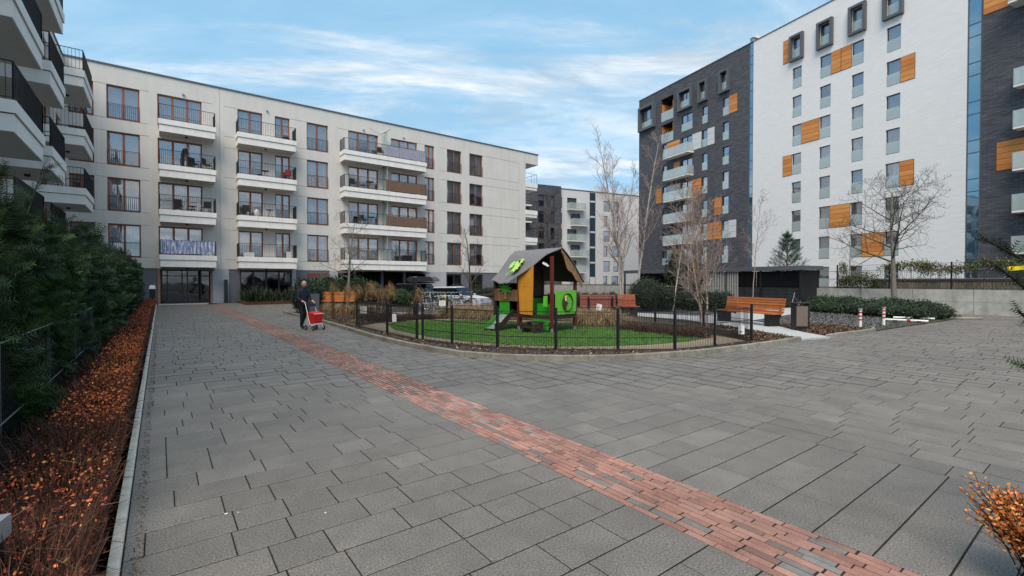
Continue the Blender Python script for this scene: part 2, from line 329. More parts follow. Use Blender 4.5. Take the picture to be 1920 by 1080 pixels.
def blades(P, H, wd, lean, rs=RS, seg=2, droop=.6, az=None):
    """grass blades: P (n,3) roots, H (n,) lengths -> quads (n*seg,4,3), owner"""
    n = len(P); a = rs.rand(n) * 2 * math.pi if az is None else az
    d = np.stack([np.cos(a), np.sin(a), np.zeros(n)], 1); s = np.stack([-np.sin(a), np.cos(a), np.zeros(n)], 1)
    ln = lean * (.3 + rs.rand(n)); out = []; own = []
    def pt(t): return P + d * (H * ln * t ** 1.6)[:, None] + np.stack([0 * H, 0 * H, H * (t - droop * ln * t ** 3)], 1)
    for k in range(seg):
        t0, t1 = k / seg, (k + 1) / seg; w0, w1 = wd * (1 - t0 * .9), wd * (1 - t1 * .95)
        out.append(np.stack([pt(t0) - s * w0 / 2, pt(t0) + s * w0 / 2, pt(t1) + s * w1 / 2, pt(t1) - s * w1 / 2], 1)); own.append(np.arange(n))
    return np.concatenate(out), np.concatenate(own)
def leaves(P, size, rs=RS, flat=.0):
    n = len(P); a = rand_dirs(n, rs); a[:, 2] *= (1 - flat); a = unit(a); b = unit(np.cross(a, rand_dirs(n, rs) + np.array([0, 0, flat * 2]))); s = size * (.6 + .8 * rs.rand(n, 1))
    return np.stack([P, P + a * s * .5 + b * s * .28, P + a * s, P + a * s * .5 - b * s * .28], 1)
def in_poly(x, y, poly):
    r = np.zeros(len(x), bool); n = len(poly); j = n - 1
    for i in range(n):
        xi, yi = poly[i]; xj, yj = poly[j]
        c = ((yi > y) != (yj > y)) & (x < (xj - xi) * (y - yi) / ((yj - yi) + 1e-12) + xi); r ^= c; j = i
    return r
def scatter(poly, n, rs=RS):
    xs = [p[0] for p in poly]; ys = [p[1] for p in poly]; X = []; Y = []; c = 0
    while c < n:
        x = rs.uniform(min(xs), max(xs), n); y = rs.uniform(min(ys), max(ys), n); k = in_poly(x, y, poly); X.append(x[k]); Y.append(y[k]); c += k.sum()
    return np.concatenate(X)[:n], np.concatenate(Y)[:n]
def sheet(poly, z, name, m, parent=None, **kw): return MB().add([(x, y, z) for x, y in poly], [tuple(range(len(poly)))]).build(name, m, parent, **kw)

# ================================================================== GROUND AND PAVING
KX = -.24      # kerb line along the left hedge
ISL = [(5.0, 26), (5.06, 20.3), (4.93, 16.3), (4.78, 12.85), (4.82, 10.8), (5.11, 8.72), (5.6, 7.83), (6.04, 7.34), (6.69, 6.77), (7.34, 6.36), (8.26, 6.01), (9.4, 5.72), (11.08, 5.53), (12.6, 5.46), (13.9, 5.46)]
ISL2 = [(15.1, 5.22), (16.0, 5.2), (17.0, 5.1), (18.4, 5.03)]
ISL3 = [(18.4, 5.03), (21.3, 4.9), (26.4, 4.6), (29.9, 4.9), (30.4, 10.4)]
sheet([(-300, -300), (400, -300), (400, 400), (-300, 400)], -.26, 'ground', mat('bare ground', (.09, .085, .08), .95, .3, 3, coord='World'), kind='structure', label='flat grey ground running out under the housing estate')
sheet([(-.3, -12), (40, -12), (40, 41.5), (-.3, 41.5)], -.012, 'pavement_bed', joint, kind='structure')
pave = empty('pavement', kind='structure', label='grey concrete slab paving of the courtyard')
def slab_mesh(lx, ly):
    b = .0035; return MB().box(-lx / 2, lx / 2, -ly / 2, ly / 2, -.06, -b, 1).box(-lx / 2, lx / 2, -ly / 2, ly / 2, -b, 0, taper=b).mesh('paving_slab', [slabm, joint])
slabs = []
isl_all = ISL + ISL2 + ISL3 + [(31.5, 26)]
isl_np = isl_all
rs = random.Random(3)
def clear(cx, cy): return not bool(in_poly(np.array([cx]), np.array([cy]), isl_np)[0])
C_ = .318
# region 1: courses along X (left of x = 5.17)
j = -3
while j * C_ < 41:
    y0 = .595 + j * C_ - C_ * 3; j += 1
    if y0 < -2 or y0 > 40.9: continue
    x = KX + .06; segs = []
    for (a, b) in ((KX + .055, 2.66), (3.312, 5.17 if y0 < 26 else 9.0)):
        x = a - rs.choice((0, .1, .22))
        while x < b:
            l = rs.choice((.318, .318, .477, .477, .636)); l = b - x if b - x - l < .12 else l; xa, xb = max(x, a), min(x + l, b); x += l
            if xb - xa > .02: slabs.append((xa, xb, y0, y0 + C_))
# region 2: courses along Y (right of x = 5.17)
i = 0
while 5.17 + i * C_ < 33.5:
    x0 = 5.17 + i * C_; i += 1; y = -9 + rs.random() * .3
    while y < 8:
        l = rs.choice((.318, .477, .477, .636)); slabs.append((x0, x0 + C_, y, y + l)); y += l
i = 0
while 9.0 + i * C_ < 11.5:      # paving between the island and the entrance bed
    x0 = 9.0 + i * C_; i += 1; y = 26
    while y < 33:
        slabs.append((x0, x0 + C_, y, y + .477)); y += .477
fw = Vector((.6, .8)); rt = Vector((.8, -.6)); cand = []
for s in slabs:
    cx, cy = (s[0] + s[1]) / 2, (s[2] + s[3]) / 2
    if all(not clear(qx, qy) for qx in (s[0], s[1]) for qy in (s[2], s[3])) or 2.655 < cx < 3.315: continue
    d = fw.dot(Vector((cx, cy))); u = rt.dot(Vector((cx, cy)))
    if d < -1 and abs(u) > 6: continue
    vis = d > 1.6 and abs(u / max(d, .01)) < 1.12 and (1.6 / d * 880 < 560)
    cand.append((d if vis else 1e6 + d, s))
cand.sort(key=lambda t: t[0]); far = []
for k, (d, s) in enumerate(cand):
    GX, GY = (.0036, .0050) if s[0] < 5.16 else (.0078, .0036)
    lx, ly = s[1] - s[0] - 2 * GX, s[3] - s[2] - 2 * GY
    if lx < .03 or ly < .03: continue
    if k < 300:
        me = cached(('slab', round(lx, 3), round(ly, 3)), lambda: slab_mesh(lx, ly))
        link('paving_slab', me, pave, ((s[0] + s[1]) / 2, (s[2] + s[3]) / 2, rs.uniform(-.0006, .0006)), (rs.uniform(-.001, .001), rs.uniform(-.001, .001), 0))
    else: far.append((s[0] + GX, s[1] - GX, s[2] + GY, s[3] - GY, rs.uniform(-.0015, .0015)))
def slab_field(fields, name, m, parent, depth=.05, side=joint, **kw):
    A = np.array(fields); n = len(A); V = []
    x0, x1, y0, y1, z = A.T; b = .003
    def q(*c): return np.stack([np.stack(p, 1) for p in c], 1)
    lo = z - depth; hi = z
    top = q((x0 + b, y0 + b, hi), (x1 - b, y0 + b, hi), (x1 - b, y1 - b, hi), (x0 + b, y1 - b, hi))
    F = [top, q((x0, y0, lo), (x1, y0, lo), (x1 - b, y0 + b, hi), (x0 + b, y0 + b, hi)), q((x1, y0, lo), (x1, y1, lo), (x1 - b, y1 - b, hi), (x1 - b, y0 + b, hi)),
         q((x1, y1, lo), (x0, y1, lo), (x0 + b, y1 - b, hi), (x1 - b, y1 - b, hi)), q((x0, y1, lo), (x0, y0, lo), (x0 + b, y0 + b, hi), (x0 + b, y1 - b, hi))]
    t = np.random.RandomState(2).rand(n); me = np_mesh(name, np.concatenate(F), 4, m, np.tile(t, 5)); me.materials.append(side); me.polygons.foreach_set('material_index', np.repeat(np.array([0, 1], np.int32), [n, 4 * n])); return link(name, me, parent, **kw)
slab_field(far, 'far_paving_slabs', slabm, pave, kind='stuff')
# brick band
bjoint = mat('brick joint', (.06, .052, .043), .95, .3, 30, coord='World')
band = empty('brick_band', kind='structure', label='red clinker brick band running through the grey paving')
bw = (3.312 - 2.66) / 11; bl = .205; br = []
for r_ in range(11):
    x0 = 2.66 + r_ * bw; y = -1 - rs.random() * bl
    while y < 38.9: br.append((x0 + .003, x0 + bw - .003, y + .004, y + bl - .004)); y += bl * (1 + rs.uniform(-.03, .03))
bvis = [b for b in br if b[2] > .45]; bvis.sort(key=lambda b: b[2]); bh = [b for b in br if b[2] <= .45]
bme = MB().box(-bw / 2 + .003, bw / 2 - .003, -bl / 2 + .004, bl / 2 - .004, -.05, -.003, 1).box(-bw / 2 + .003, bw / 2 - .003, -bl / 2 + .004, bl / 2 - .004, -.003, 0, taper=.003).mesh('brick', [brickm, bjoint])
for b in bvis[:300]: link('brick', bme, band, ((b[0] + b[1]) / 2, (b[2] + b[3]) / 2, rs.uniform(-.001, .0008)), (rs.uniform(-.003, .003), rs.uniform(-.002, .002), rs.uniform(-.003, .003)))
slab_field([(*b, rs.uniform(-.002, .0015)) for b in bvis[300:] + bh], 'far_bricks', brickm, band, side=bjoint, kind='stuff')
# entrance apron
sheet([(-.1, 39.6), (2.66, 39.6), (2.9, 41.45), (-.1, 41.45)], .012, 'entrance_apron', pathm, kind='structure')
# kerbs
def kerb(pts, name, label, w=.1, h=.11, m=kerbm, inside=1, step=1.0):
    root = empty(name, kind='structure', label=label); P = [Vector(p) for p in pts]; acc = []
    for a, b in zip(P, P[1:]):
        L_ = (b - a).length; n = max(1, round(L_ / .25))
        for k in range(n): acc.append(a.lerp(b, k / n))
    acc.append(P[-1]); per = max(1, int(step / .25)); i = 0
    while i < len(acc) - 1:
        seg = acc[i:i + per + 1]; i += per; mb = MB(); n = len(seg); vs = []
        for q, p in enumerate(seg):
            t = (seg[min(q + 1, n - 1)] - seg[max(q - 1, 0)]).normalized(); nn = Vector((-t.y, t.x)) * inside * -1
            pp = p + t * (.003 if q == 0 else (-.003 if q == n - 1 else 0))
            for off, z in ((0, -.05), (0, h - .012), (.012, h), (w, h), (w, -.05)): vs.append((pp.x + nn.x * off * -1, pp.y + nn.y * off * -1, z))
        fs = []
        for q in range(n - 1):
            for e in range(4): fs.append((q * 5 + e, q * 5 + e + 1, (q + 1) * 5 + e + 1, (q + 1) * 5 + e))
        fs += [(0, 1, 2, 3, 4), tuple((n - 1) * 5 + e for e in (4, 3, 2, 1, 0))]
        mb.add(vs, fs); mb.build('kerb_stone', m, root)
kerb(ISL, 'island_kerb', 'curved concrete kerb round the planted island', .09, .11, inside=1)
kerb(ISL2 + [(19.0, 5.25)], 'mulch_bed_kerb', 'short raised kerb in front of the mulch bed by the red white posts', .09, .1, inside=1)
kerb([(KX + .05, -2), (KX + .05, 41.3)], 'path_kerb', 'long straight pale kerb beside the brown hedge', .055, .035, m=mat('warm kerb concrete', (.62, .53, .43), .85, .2, 9, .4, 90, coord='World'), inside=1, step=1.0)
kerb([(-1.02, -2), (-1.02, 41)], 'fence_plinth', 'low concrete plinth below the yew hedge fence', .05, .14, m=concrete, inside=1, step=2.0)
sheet([(-4.9, -5), (KX, -5), (KX, 41.5), (-4.9, 41.5)], -.012, 'hedge_bed', soil, kind='structure')
# island surfaces
sheet(ISL + [(14.6, 5.5)] + [(15.1, 5.3), (18.4, 5.1), (19, 5.3), (19.5, 26), (12, 26.3)], .04, 'planting_bed', soil, kind='structure')
sheet([(18.4, 5.05), (21.3, 4.92), (26.4, 4.62), (30.0, 4.9), (31.5, 26), (19, 26), (17.8, 9.0)], .03, 'gravel_ground', gravel, kind='structure')
sheet([(11.5, 26), (34, 26), (36, 46), (9, 41.5), (9, 33)], -.2, 'car_park', mat('car park asphalt', (.10, .10, .105), .85, .2, 4, coord='World'), kind='structure')
path = [(13.95, 5.47), (15.15, 5.2), (15.9, 6.2), (18.5, 8.7), (19.6, 11), (19.0, 15.5), (15.5, 18.5), (8, 23.5), (7.4, 22.8), (14.5, 17.2), (17.2, 14.4), (17.3, 11.2), (16.2, 9.2), (14.7, 7.0)]
tag(MB().prism(path, -.02, .044).build('garden_path', pathm), None, None, None, 'structure')
sheet([(18.5, 9.2), (30.3, 10.6), (30.3, 12.4), (19.2, 12.0)], .048, 'shelter_path', pathm, kind='structure')
FENCE = [(5.48, 16.34), (5.44, 13.5), (5.5, 11.56), (5.56, 11.36), (5.78, 10.19), (6.27, 8.92), (7.13, 7.86), (8.19, 6.97), (9.28, 6.25), (10.56, 6.03), (12.23, 5.98), (13.2, 7.9), (13.7, 10.0), (13.9, 12.1), (13.1, 12.6), (11.6, 14.9), (9.56, 17.26), (7.3, 17.7)]
sheet([(x, y) for x, y in FENCE], .05, 'playground_path', sandm, kind='structure')
LAWN = [(6.5, 16.2), (6.0, 14.2), (6.0, 12.0), (6.35, 10.3), (6.9, 9.2), (7.6, 8.3), (8.5, 7.65), (9.5, 7.2), (10.9, 6.95), (12.0, 7.1), (12.6, 7.6), (13.0, 9.2), (13.1, 11), (12.5, 12.6), (11.2, 14.2), (10.0, 16), (8.6, 16.9), (7.2, 17.0)]
sheet(LAWN, .056, 'lawn', grassg, kind='structure')
x, y = scatter(LAWN, 60000); P = np.stack([x, y, np.full_like(x, .055)], 1)
q, own = blades(P, .03 + .035 * RS.rand(len(P)), .008, .7, seg=1); gt = np.clip(.5 * RS.rand(len(P)) + .28 + .2 * np.sin(P[:, 0] * 1.9 + 1.3 * np.sin(P[:, 1] * 1.1)) * np.sin(P[:, 1] * 2.3 + P[:, 0]) + .12 * np.sin(P[:, 0] * 7) * np.sin(P[:, 1] * 8), 0, 1)
tag(link('lawn_grass', np_mesh('lawn_grass', q, 4, grassb, gt[own])), 'short bright green grass inside the playground fence', None, None, 'stuff')
# mulch, gravel and leaf litter
def chips(poly, n, size, z, name, m, label):
    x, y = scatter(poly, n); P = np.stack([x, y, z + .02 * RS.rand(n)], 1); V = leaves(P, size, flat=.6)
    return tag(link(name, np_mesh(name, V, 4, m, RS.rand(n))), label, None, None, 'stuff')
chips([(12.4, 5.6), (14.0, 5.55), (15.9, 8.8), (14.2, 9.5), (13.9, 8.5)], 9000, .06, .05, 'mulch', mulchm, 'brown mulch and dead leaves beside the playground fence')
chips([(15.3, 5.35), (18.8, 5.2), (19.2, 7.4), (17.5, 7.6), (16.2, 6.4)], 11000, .06, .05, 'mulch', mulchm, 'brown mulch round the litter bin and the first red white post')
chips([(5.1, 25), (5.15, 16.5), (5.2, 10), (6.1, 7.6), (9, 5.95), (12.2, 5.65), (12.2, 5.9), (9.2, 6.2), (5.5, 11), (5.4, 16), (8, 18), (12, 15.2), (13.9, 12.6), (17, 13), (16, 17), (9, 22.4)], 9000, .07, .045, 'leaf_litter', mulchm, 'dry leaf litter on the bed round the playground')
chips([(18.6, 5.3), (21, 5.2), (29, 4.9), (29.5, 10), (19.5, 9.2)], 16000, .06, .03, 'gravel_stones', mat('gravel stone', (.1, .1, .1), .9, .3, 5, attr='tone', cols=[(0, (.04, .04, .04)), (.7, (.13, .13, .13)), (1, (.24, .23, .21))]), 'dark gravel between the red white posts and the juniper mound')
x, y = scatter([(18.7, 5.1), (26.4, 4.65), (27, 5.3), (19.5, 5.9)], 2500); P = np.stack([x, y, np.full_like(x, .03)], 1)
q, own = blades(P, .04 + .05 * RS.rand(len(P)), .012, .8, seg=1); tag(link('weedy_grass', np_mesh('weedy_grass', q, 4, ivym, RS.rand(len(P))[own])), 'thin weedy grass at the gravel edge', None, None, 'stuff')
n = 2600; P = np.stack([KX + .05 + .05 + RS.rand(n) * .05, 1.5 + RS.rand(n) ** 1.5 * 20, np.full(n, .001)], 1)
tag(link('leaf_litter', np_mesh('leaf_litter', leaves(P, .016, flat=.7), 4, mulchm, RS.rand(n))), 'crumbs of dead leaves along the foot of the pale kerb', None, None, 'stuff')
# little pale spots and droppings on the slabs are paint-thin marks
mb = MB()
for (x, y, r_) in ((.9, 3.35, .009), (.35, 3.75, .012), (.42, 3.72, .006), (2.2, 5.2, .008)):
    mb.add([(x + r_ * math.cos(a) * rnd.uniform(.6, 1.5), y + r_ * math.sin(a) * rnd.uniform(.6, 1.5), .0035) for a in [k * math.pi / 4 for k in range(8)]], [tuple(range(8))])
tag(mb.build('bird_droppings', white), 'small white bird droppings spotted over the grey slabs', None, None, 'stuff')

# ================================================================== BUILDING KIT
def facade(parent, x0, x1, z0, z1, ops, mats, y=0., name='wall', lip=.2):
    """front wall in the x-z plane facing -y with recessed openings (xa,xb,za,zb,depth)"""
    r3 = lambda v: round(v, 3)
    ops = [(max(r3(a), x0), min(r3(b), x1), max(r3(c), z0), min(r3(d), z1), e) for a, b, c, d, e in ops]
    xs = sorted(set([x0, x1] + [o[0] for o in ops] + [o[1] for o in ops])); zs = sorted(set([z0, z1] + [o[2] for o in ops] + [o[3] for o in ops])); mb = MB()
    for i in range(len(zs) - 1):
        zc = (zs[i] + zs[i + 1]) / 2; row = [o for o in ops if o[2] < zc < o[3]]; st = None
        for k in range(len(xs)):
            solid = k < len(xs) - 1 and not any(o[0] < (xs[k] + xs[k + 1]) / 2 < o[1] for o in row)
            if solid and st is None: st = xs[k]
            if not solid and st is not None: mb.add([(st, y, zs[i]), (xs[k], y, zs[i]), (xs[k], y, zs[i + 1]), (st, y, zs[i + 1])], [(0, 1, 2, 3)]); st = None
    for a, b, c, d, e in ops:
        e1 = min(e, lip)
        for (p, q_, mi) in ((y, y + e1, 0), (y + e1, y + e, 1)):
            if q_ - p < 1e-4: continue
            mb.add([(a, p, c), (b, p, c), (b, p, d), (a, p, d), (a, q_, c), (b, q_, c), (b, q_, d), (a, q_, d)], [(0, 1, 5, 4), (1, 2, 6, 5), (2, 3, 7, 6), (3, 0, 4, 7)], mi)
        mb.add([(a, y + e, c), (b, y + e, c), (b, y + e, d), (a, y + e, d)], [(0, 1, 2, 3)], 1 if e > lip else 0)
    me = bpy.data.meshes.new(name); me.from_pydata(mb.v, [], mb.f)
    for m_ in mats: me.materials.append(m_)
    me.polygons.foreach_set('material_index', mb.m); me.update()
    return link(name, me, parent)
wr = random.Random(11)
def frame_mesh(w, h, leaves_, fw_, m):
    mb = MB(); d0, d1 = 0, .07
    mb.box(0, fw_, d0, d1, 0, h).box(w - fw_, w, d0, d1, 0, h).box(fw_, w - fw_, d0, d1, h - fw_, h).box(fw_, w - fw_, d0, d1, 0, fw_ * 1.3)
    for k in range(1, leaves_): x = w * k / leaves_; mb.box(x - fw_ * .75, x + fw_ * .75, d0 - .012, d1, fw_ * 1.3, h - fw_)
    return mb.mesh('window', m)
def curtain_mesh(w, h, amp=.03):
    n = max(8, int(w / .05)); vs = []; fs = []; ph = wr.random() * 6
    for i in range(n + 1):
        x = w * i / n; yy = amp * math.sin(i * 1.9 + ph) + amp * .6 * math.sin(i * .83 + ph * 2); vs += [(x, yy, 0), (x + .01 * math.sin(i), yy * .7, h)]
    for i in range(n): fs.append((2 * i, 2 * i + 2, 2 * i + 3, 2 * i + 1))
    me = bpy.data.meshes.new('curtain'); me.from_pydata(vs, [], fs); me.materials.append(curt); return me
def blind_mesh(w, h):
    mb = MB(); n = int(h / .07)
    for i in range(n): z = i * .07; mb.add([(0, 0, z), (w, 0, z), (w, .02, z + .066), (0, .02, z + .066)], [(0, 1, 2, 3)])
    me = mb.mesh('blind', blindm); return me
def rail_mesh(w, h, sp=.11, t=.007, post=.018, flat=False):
    mb = MB(); mb.box(0, w, -.012, .012, h - .025, h).box(0, w, -.01, .01, .06, .08)
    n = max(1, round(w / sp))
    for k in range(n + 1): x = w * k / n; tt = post if k in (0, n) else t; mb.box(max(0, x - tt), min(w, x + tt), -tt, tt, 0, h - .025)
    return mb.mesh('railing', iron)
def window(parent, x, z, w, h, leaves_=2, y=.14, fr=None, rail=0., cover=None, fwd=.085, juliet=False, pane_mat=None, hide=.15):
    fr = fr or brown
    o = link('window', cached(('fr', round(w, 2), round(h, 2), leaves_, fr.name, fwd), lambda: frame_mesh(w, h, leaves_, fwd, fr)), parent, (x, y, z))
    pw = (w - fwd) / leaves_ - fwd * .8
    for k in range(leaves_):
        px = w * k / leaves_ + fwd * .8
        me = cached(('pane', round(w / leaves_ - fwd * 1.5, 2), round(h, 2), (pane_mat or glass).name), lambda: MB().box(0, w / leaves_ - fwd * 1.5, 0, .012, 0, h - fwd * 2.2).mesh('pane', pane_mat or glass))
        link('pane', me, o, (px, .03, fwd * 1.3), (0, 0, 0))
        c = cover if cover is not None else wr.choices(('curtain', 'blind', 'half', None), (6, 3, 3, 2))[0]
        cw = w / leaves_ - .06
        if c == 'curtain': link('curtain', cached(('c', round(cw, 2), round(h, 2), wr.randint(0, 3)), lambda: curtain_mesh(cw, h - .1)), o, (w * k / leaves_ + .03, .2, .05))
        elif c == 'blind': link('blind', cached(('b', round(cw, 2), round(h, 2)), lambda: blind_mesh(cw, h - .1)), o, (w * k / leaves_ + .03, .1, .05))
        elif c == 'half':
            hh = (h - .1) * wr.uniform(.3, .7); link('blind', cached(('b', round(cw, 2), round(hh, 1)), lambda: blind_mesh(cw, round(hh, 1))), o, (w * k / leaves_ + .03, .1, h - .05 - round(hh, 1)))
    if rail: link('railing', cached(('rail', round(w, 2), rail), lambda: rail_mesh(w - .02, rail)), o, (.01, -y - .02, .02))
    if juliet: link('glass_guard', cached(('jul', round(w, 2)), lambda: MB().box(0, w - .04, 0, .012, 0, 1.0).mesh('glass_guard', frost)), o, (.02, -y + .03, .05))
    return o
def slab_bands(w, d, h1=.35, h2=.5):
    # upper band, then a slightly set back lower band; y from 0 (wall) to -d (front)
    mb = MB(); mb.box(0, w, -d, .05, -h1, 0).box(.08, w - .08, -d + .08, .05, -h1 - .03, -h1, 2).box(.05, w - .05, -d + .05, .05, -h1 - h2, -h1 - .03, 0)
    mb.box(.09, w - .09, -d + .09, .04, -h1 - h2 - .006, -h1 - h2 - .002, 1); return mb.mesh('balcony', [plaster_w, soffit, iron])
def rail3_mesh(w, d, h, left=True, right=True, sp=.115, flat=.007):
    mb = MB()
    def run(a, b):
        a = Vector(a); b = Vector(b); L_ = (b - a).length; n = max(1, round(L_ / sp)); t = (b - a).normalized(); pe = Vector((-t.y, t.x, 0))
        def bar(p, z0, z1, tw, td):
            c = [p - t * tw - pe * td, p + t * tw - pe * td, p + t * tw + pe * td, p - t * tw + pe * td]
            mb.add([(v.x, v.y, z0) for v in c] + [(v.x, v.y, z1) for v in c], [(0, 3, 2, 1), (4, 5, 6, 7), (0, 1, 5, 4), (1, 2, 6, 5), (2, 3, 7, 6), (3, 0, 4, 7)])
        for k in range(n + 1): bar(a + t * (L_ * k / n), 0, h - .02, .02 if k in (0, n) else flat, .02 if k in (0, n) else flat * 1.5)
        for z0, z1 in ((h - .03, h), (.07, .09)):
            c = [a - pe * .015, b - pe * .015, b + pe * .015, a + pe * .015]
            mb.add([(v.x, v.y, z0) for v in c] + [(v.x, v.y, z1) for v in c], [(0, 3, 2, 1), (4, 5, 6, 7), (0, 1, 5, 4), (1, 2, 6, 5), (2, 3, 7, 6), (3, 0, 4, 7)])
    i = .06; run((i, -d + i, 0), (w - i, -d + i, 0))
    if left: run((i, 0, 0), (i, -d + i, 0))
    if right: run((w - i, -d + i, 0), (w - i, 0, 0))
    return mb.mesh('railing', iron)
def balcony(parent, x, z, w, d=1.2, rail=1.03, sp=.115, flat=.007):
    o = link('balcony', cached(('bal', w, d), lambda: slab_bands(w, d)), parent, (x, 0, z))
    link('railing', cached(('br', w, d, rail, sp, flat), lambda: rail3_mesh(w, d, rail, sp=sp, flat=flat)), o)
    link('ceiling_lamp', cached('clamp', lambda: MB().tube([(0, 0, 0), (0, 0, -.08)], .09, 8).mesh('ceiling_lamp', iron)), o, (w * .48, -d * .5, -.86))
    return o

# ================================================================== LEFT APARTMENT BUILDING (facade at y = 41.5)
LB = empty('apartment_building', (0, 41.5, 0), 0, 'long five storey cream apartment building with brown timber windows and black railed balconies', 'apartment building')
FL = [3.25, 6.36, 9.46, 12.56]; ops = []
cols = [(-4.65, -3.42, 2), (-2.77, -1.03, 2), (-.05, 2.56, 3), (4.85, 6.55, 2), (7.44, 8.53, 2), (9.84, 11.54, 2), (13.26, 15.94, 3), (17.16, 19.78, 3), (20.56, 21.59, 2), (23.01, 24.67, 2), (25.63, 27.27, 2)]
grv = [(-3.38, -2.8), (-1.0, -.55), (2.6, 3.25), (3.95, 4.8), (8.57, 9.8), (12.25, 13.2), (19.82, 20.5), (22.25, 22.97), (27.31, 32.1)]
for z in FL:
    for a, b, n_ in cols: ops.append((a, b, z, z + 2.28, .8))
    for a, b in grv: ops.append((a, b, z + 2.25, z + 2.285, .04)); ops.append((a, b, z + .0, z + .035, .04))
    ops.append((32.1, 32.13, z + .035, z + 2.25, .04))
ops += [(3.66, 3.69, 2.56, 16.1, .04)]
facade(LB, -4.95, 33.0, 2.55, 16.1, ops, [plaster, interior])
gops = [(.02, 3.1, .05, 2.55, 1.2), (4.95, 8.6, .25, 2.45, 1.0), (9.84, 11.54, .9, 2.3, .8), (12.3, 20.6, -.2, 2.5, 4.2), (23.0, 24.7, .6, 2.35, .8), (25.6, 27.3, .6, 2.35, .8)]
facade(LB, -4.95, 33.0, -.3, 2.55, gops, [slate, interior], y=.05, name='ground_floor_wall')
mb = MB(); mb.box(-4.95, 33.0, .8, 14, 16.0, 16.1)
mb.box(32.98, 33.04, 0.01, 14, -.3, 16.0)
mb.build('end_wall', plaster, LB)
MB().box(-5.0, 34.9, -.06, 14, 16.1, 16.2).build('roof', anthr, LB)
MB().box(33.0, 34.86, 0, 6, 14.95, 16.1).build('roof_overhang', plaster, LB)
for a, b in ((3.15, 4.2), (11.62, 12.3), (20.6, 22.9), (8.65, 8.95)): MB().box(a, b, -.0, .045, -.3, 2.545).build('pier', lilac, LB)
for z in (3.25, 6.36, 9.46, 12.56):
    o = MB().box(33.0, 34.8, 0, 4, z - .25, z + .25).box(33.05, 34.75, .05, 3.9, z - .55, z - .28).build('corner_balcony', plaster_w, LB)
    MB().box(33.05, 34.75, .03, .05, z + 1.3, z + 1.33).box(34.7, 34.73, .03, 3.9, z + 1.3, z + 1.33).box(34.7, 34.73, .03, .06, z + .25, z + 1.3).box(33.9, 33.92, .03, .05, z + .25, z + 1.3).box(34.3, 34.32, .03, .05, z + .25, z + 1.3).build('railing', iron, o)
    MB().box(33.05, 34.6, 2.6, 2.65, z + .25, z + 2.5).build('glazing', glass, LB)
for fi, z in enumerate(FL):
    for ci, (a, b, n_) in enumerate(cols):
        rail = 1.0 if ci in (0, 1, 5, 8, 9, 10) else 0
        cv = 'curtain' if (ci, fi) in ((1, 1), (1, 0), (5, 0), (9, 3), (9, 2), (10, 3), (2, 2)) else ('blind' if (ci, fi) in ((5, 3), (5, 2), (1, 3), (1, 2), (2, 3), (3, 3)) else None)
        window(LB, a, z + .02, b - a, 2.24, n_, rail=rail, cover=cv)
BAL = []
for z in FL:
    BAL.append([balcony(LB, -.02, z + .22, 3.36, 1.25), balcony(LB, 4.7, z + .22, 4.1, 1.2), balcony(LB, 12.5, z + .22, 7.7, 1.2)])
    link('partition', cached('part', lambda: MB().box(0, .03, -1.1, -.02, 0, 2.25).mesh('partition', frost)), LB, (16.35, 0, z + .22))
def sheetscreen(parent, x, w, m, h=.92, name='privacy_screen', d=1.2, wave=.012):
    n = int(w / .06); vs = []; fs = []
    for i in range(n + 1): yy = -d + .04 + wave * math.sin(i * 1.7) ; vs += [(x + w * i / n, yy, .07), (x + w * i / n, yy * 1.0, .07 + h)]
    for i in range(n): fs.append((2 * i, 2 * i + 2, 2 * i + 3, 2 * i + 1))
    MB().add(vs, fs).build(name, m, parent)
sheetscreen(BAL[0][0], .1, 3.15, fabricb, .95, d=1.25, wave=.03)
sheetscreen(BAL[3][2], 3.6, 4.0, fabricp, .9); sheetscreen(BAL[2][2], 3.7, 3.9, reed, .9); sheetscreen(BAL[1][2], 3.7, 3.9, reed, .85)
# ground floor: glazed entrance
E_ = MB(); E_.box(.02, .14, 0, .1, .05, 2.5).box(3.0, 3.1, 0, .1, .05, 2.5).box(.02, 3.1, 0, .1, 2.38, 2.5).box(.02, 3.1, 0, .1, .05, .15)
for x in (.42, 1.3, 1.62, 2.3, 2.45): E_.box(x - .035, x + .035, .0, .1, .15, 2.38)
E_.box(.14, 3.0, .0, .1, 1.98, 2.05); en = E_.build('entrance_door', darkfr, LB, (0, .5, 0))
for a, b in ((.14, .385), (.455, 1.265), (1.335, 1.585), (1.655, 2.265), (2.485, 3.0)):
    MB().box(a, b, .04, .05, .15, 1.98).build('pane', dimglass, en); MB().box(a, b, .04, .05, 2.05, 2.38).build('pane', dimglass, en)
MB().box(3.0, 3.14, -.05, .5, 0, 2.54).build('brick_pillar', redbrick, LB); MB().box(-.14, .02, -.05, .5, 0, 2.54).build('brick_pillar', redbrick, LB)
MB().box(.0, 3.2, -1.0, .5, 2.40, 2.5).build('canopy', darkfr, LB)
window(LB, 4.95, .27, 3.65, 2.16, 4, fr=darkfr, cover='half', pane_mat=dimglass); window(LB, 9.84, .92, 1.7, 1.36, 2, pane_mat=dimglass); MB().box(9.84, 11.54, .0, .1, 1.95, 2.3).build('roller_shutter_box', mat('rust brown shutter', (.15, .05, .035), .7), LB)
window(LB, 23.0, .62, 1.7, 1.72, 2, fr=darkfr, pane_mat=dimglass); window(LB, 25.6, .62, 1.7, 1.72, 2, fr=darkfr, pane_mat=dimglass)
for x in (13.9, 16.4, 18.6): MB().box(x - .12, x + .12, .3, .6, -.2, 2.5).build('carport_column', slate, LB)
MB().box(12.3, 12.9, -1.0, 0, 2.35, 2.5).box(19.9, 20.6, -1.0, 0, 2.35, 2.5).build('carport_lintel', slate, LB)
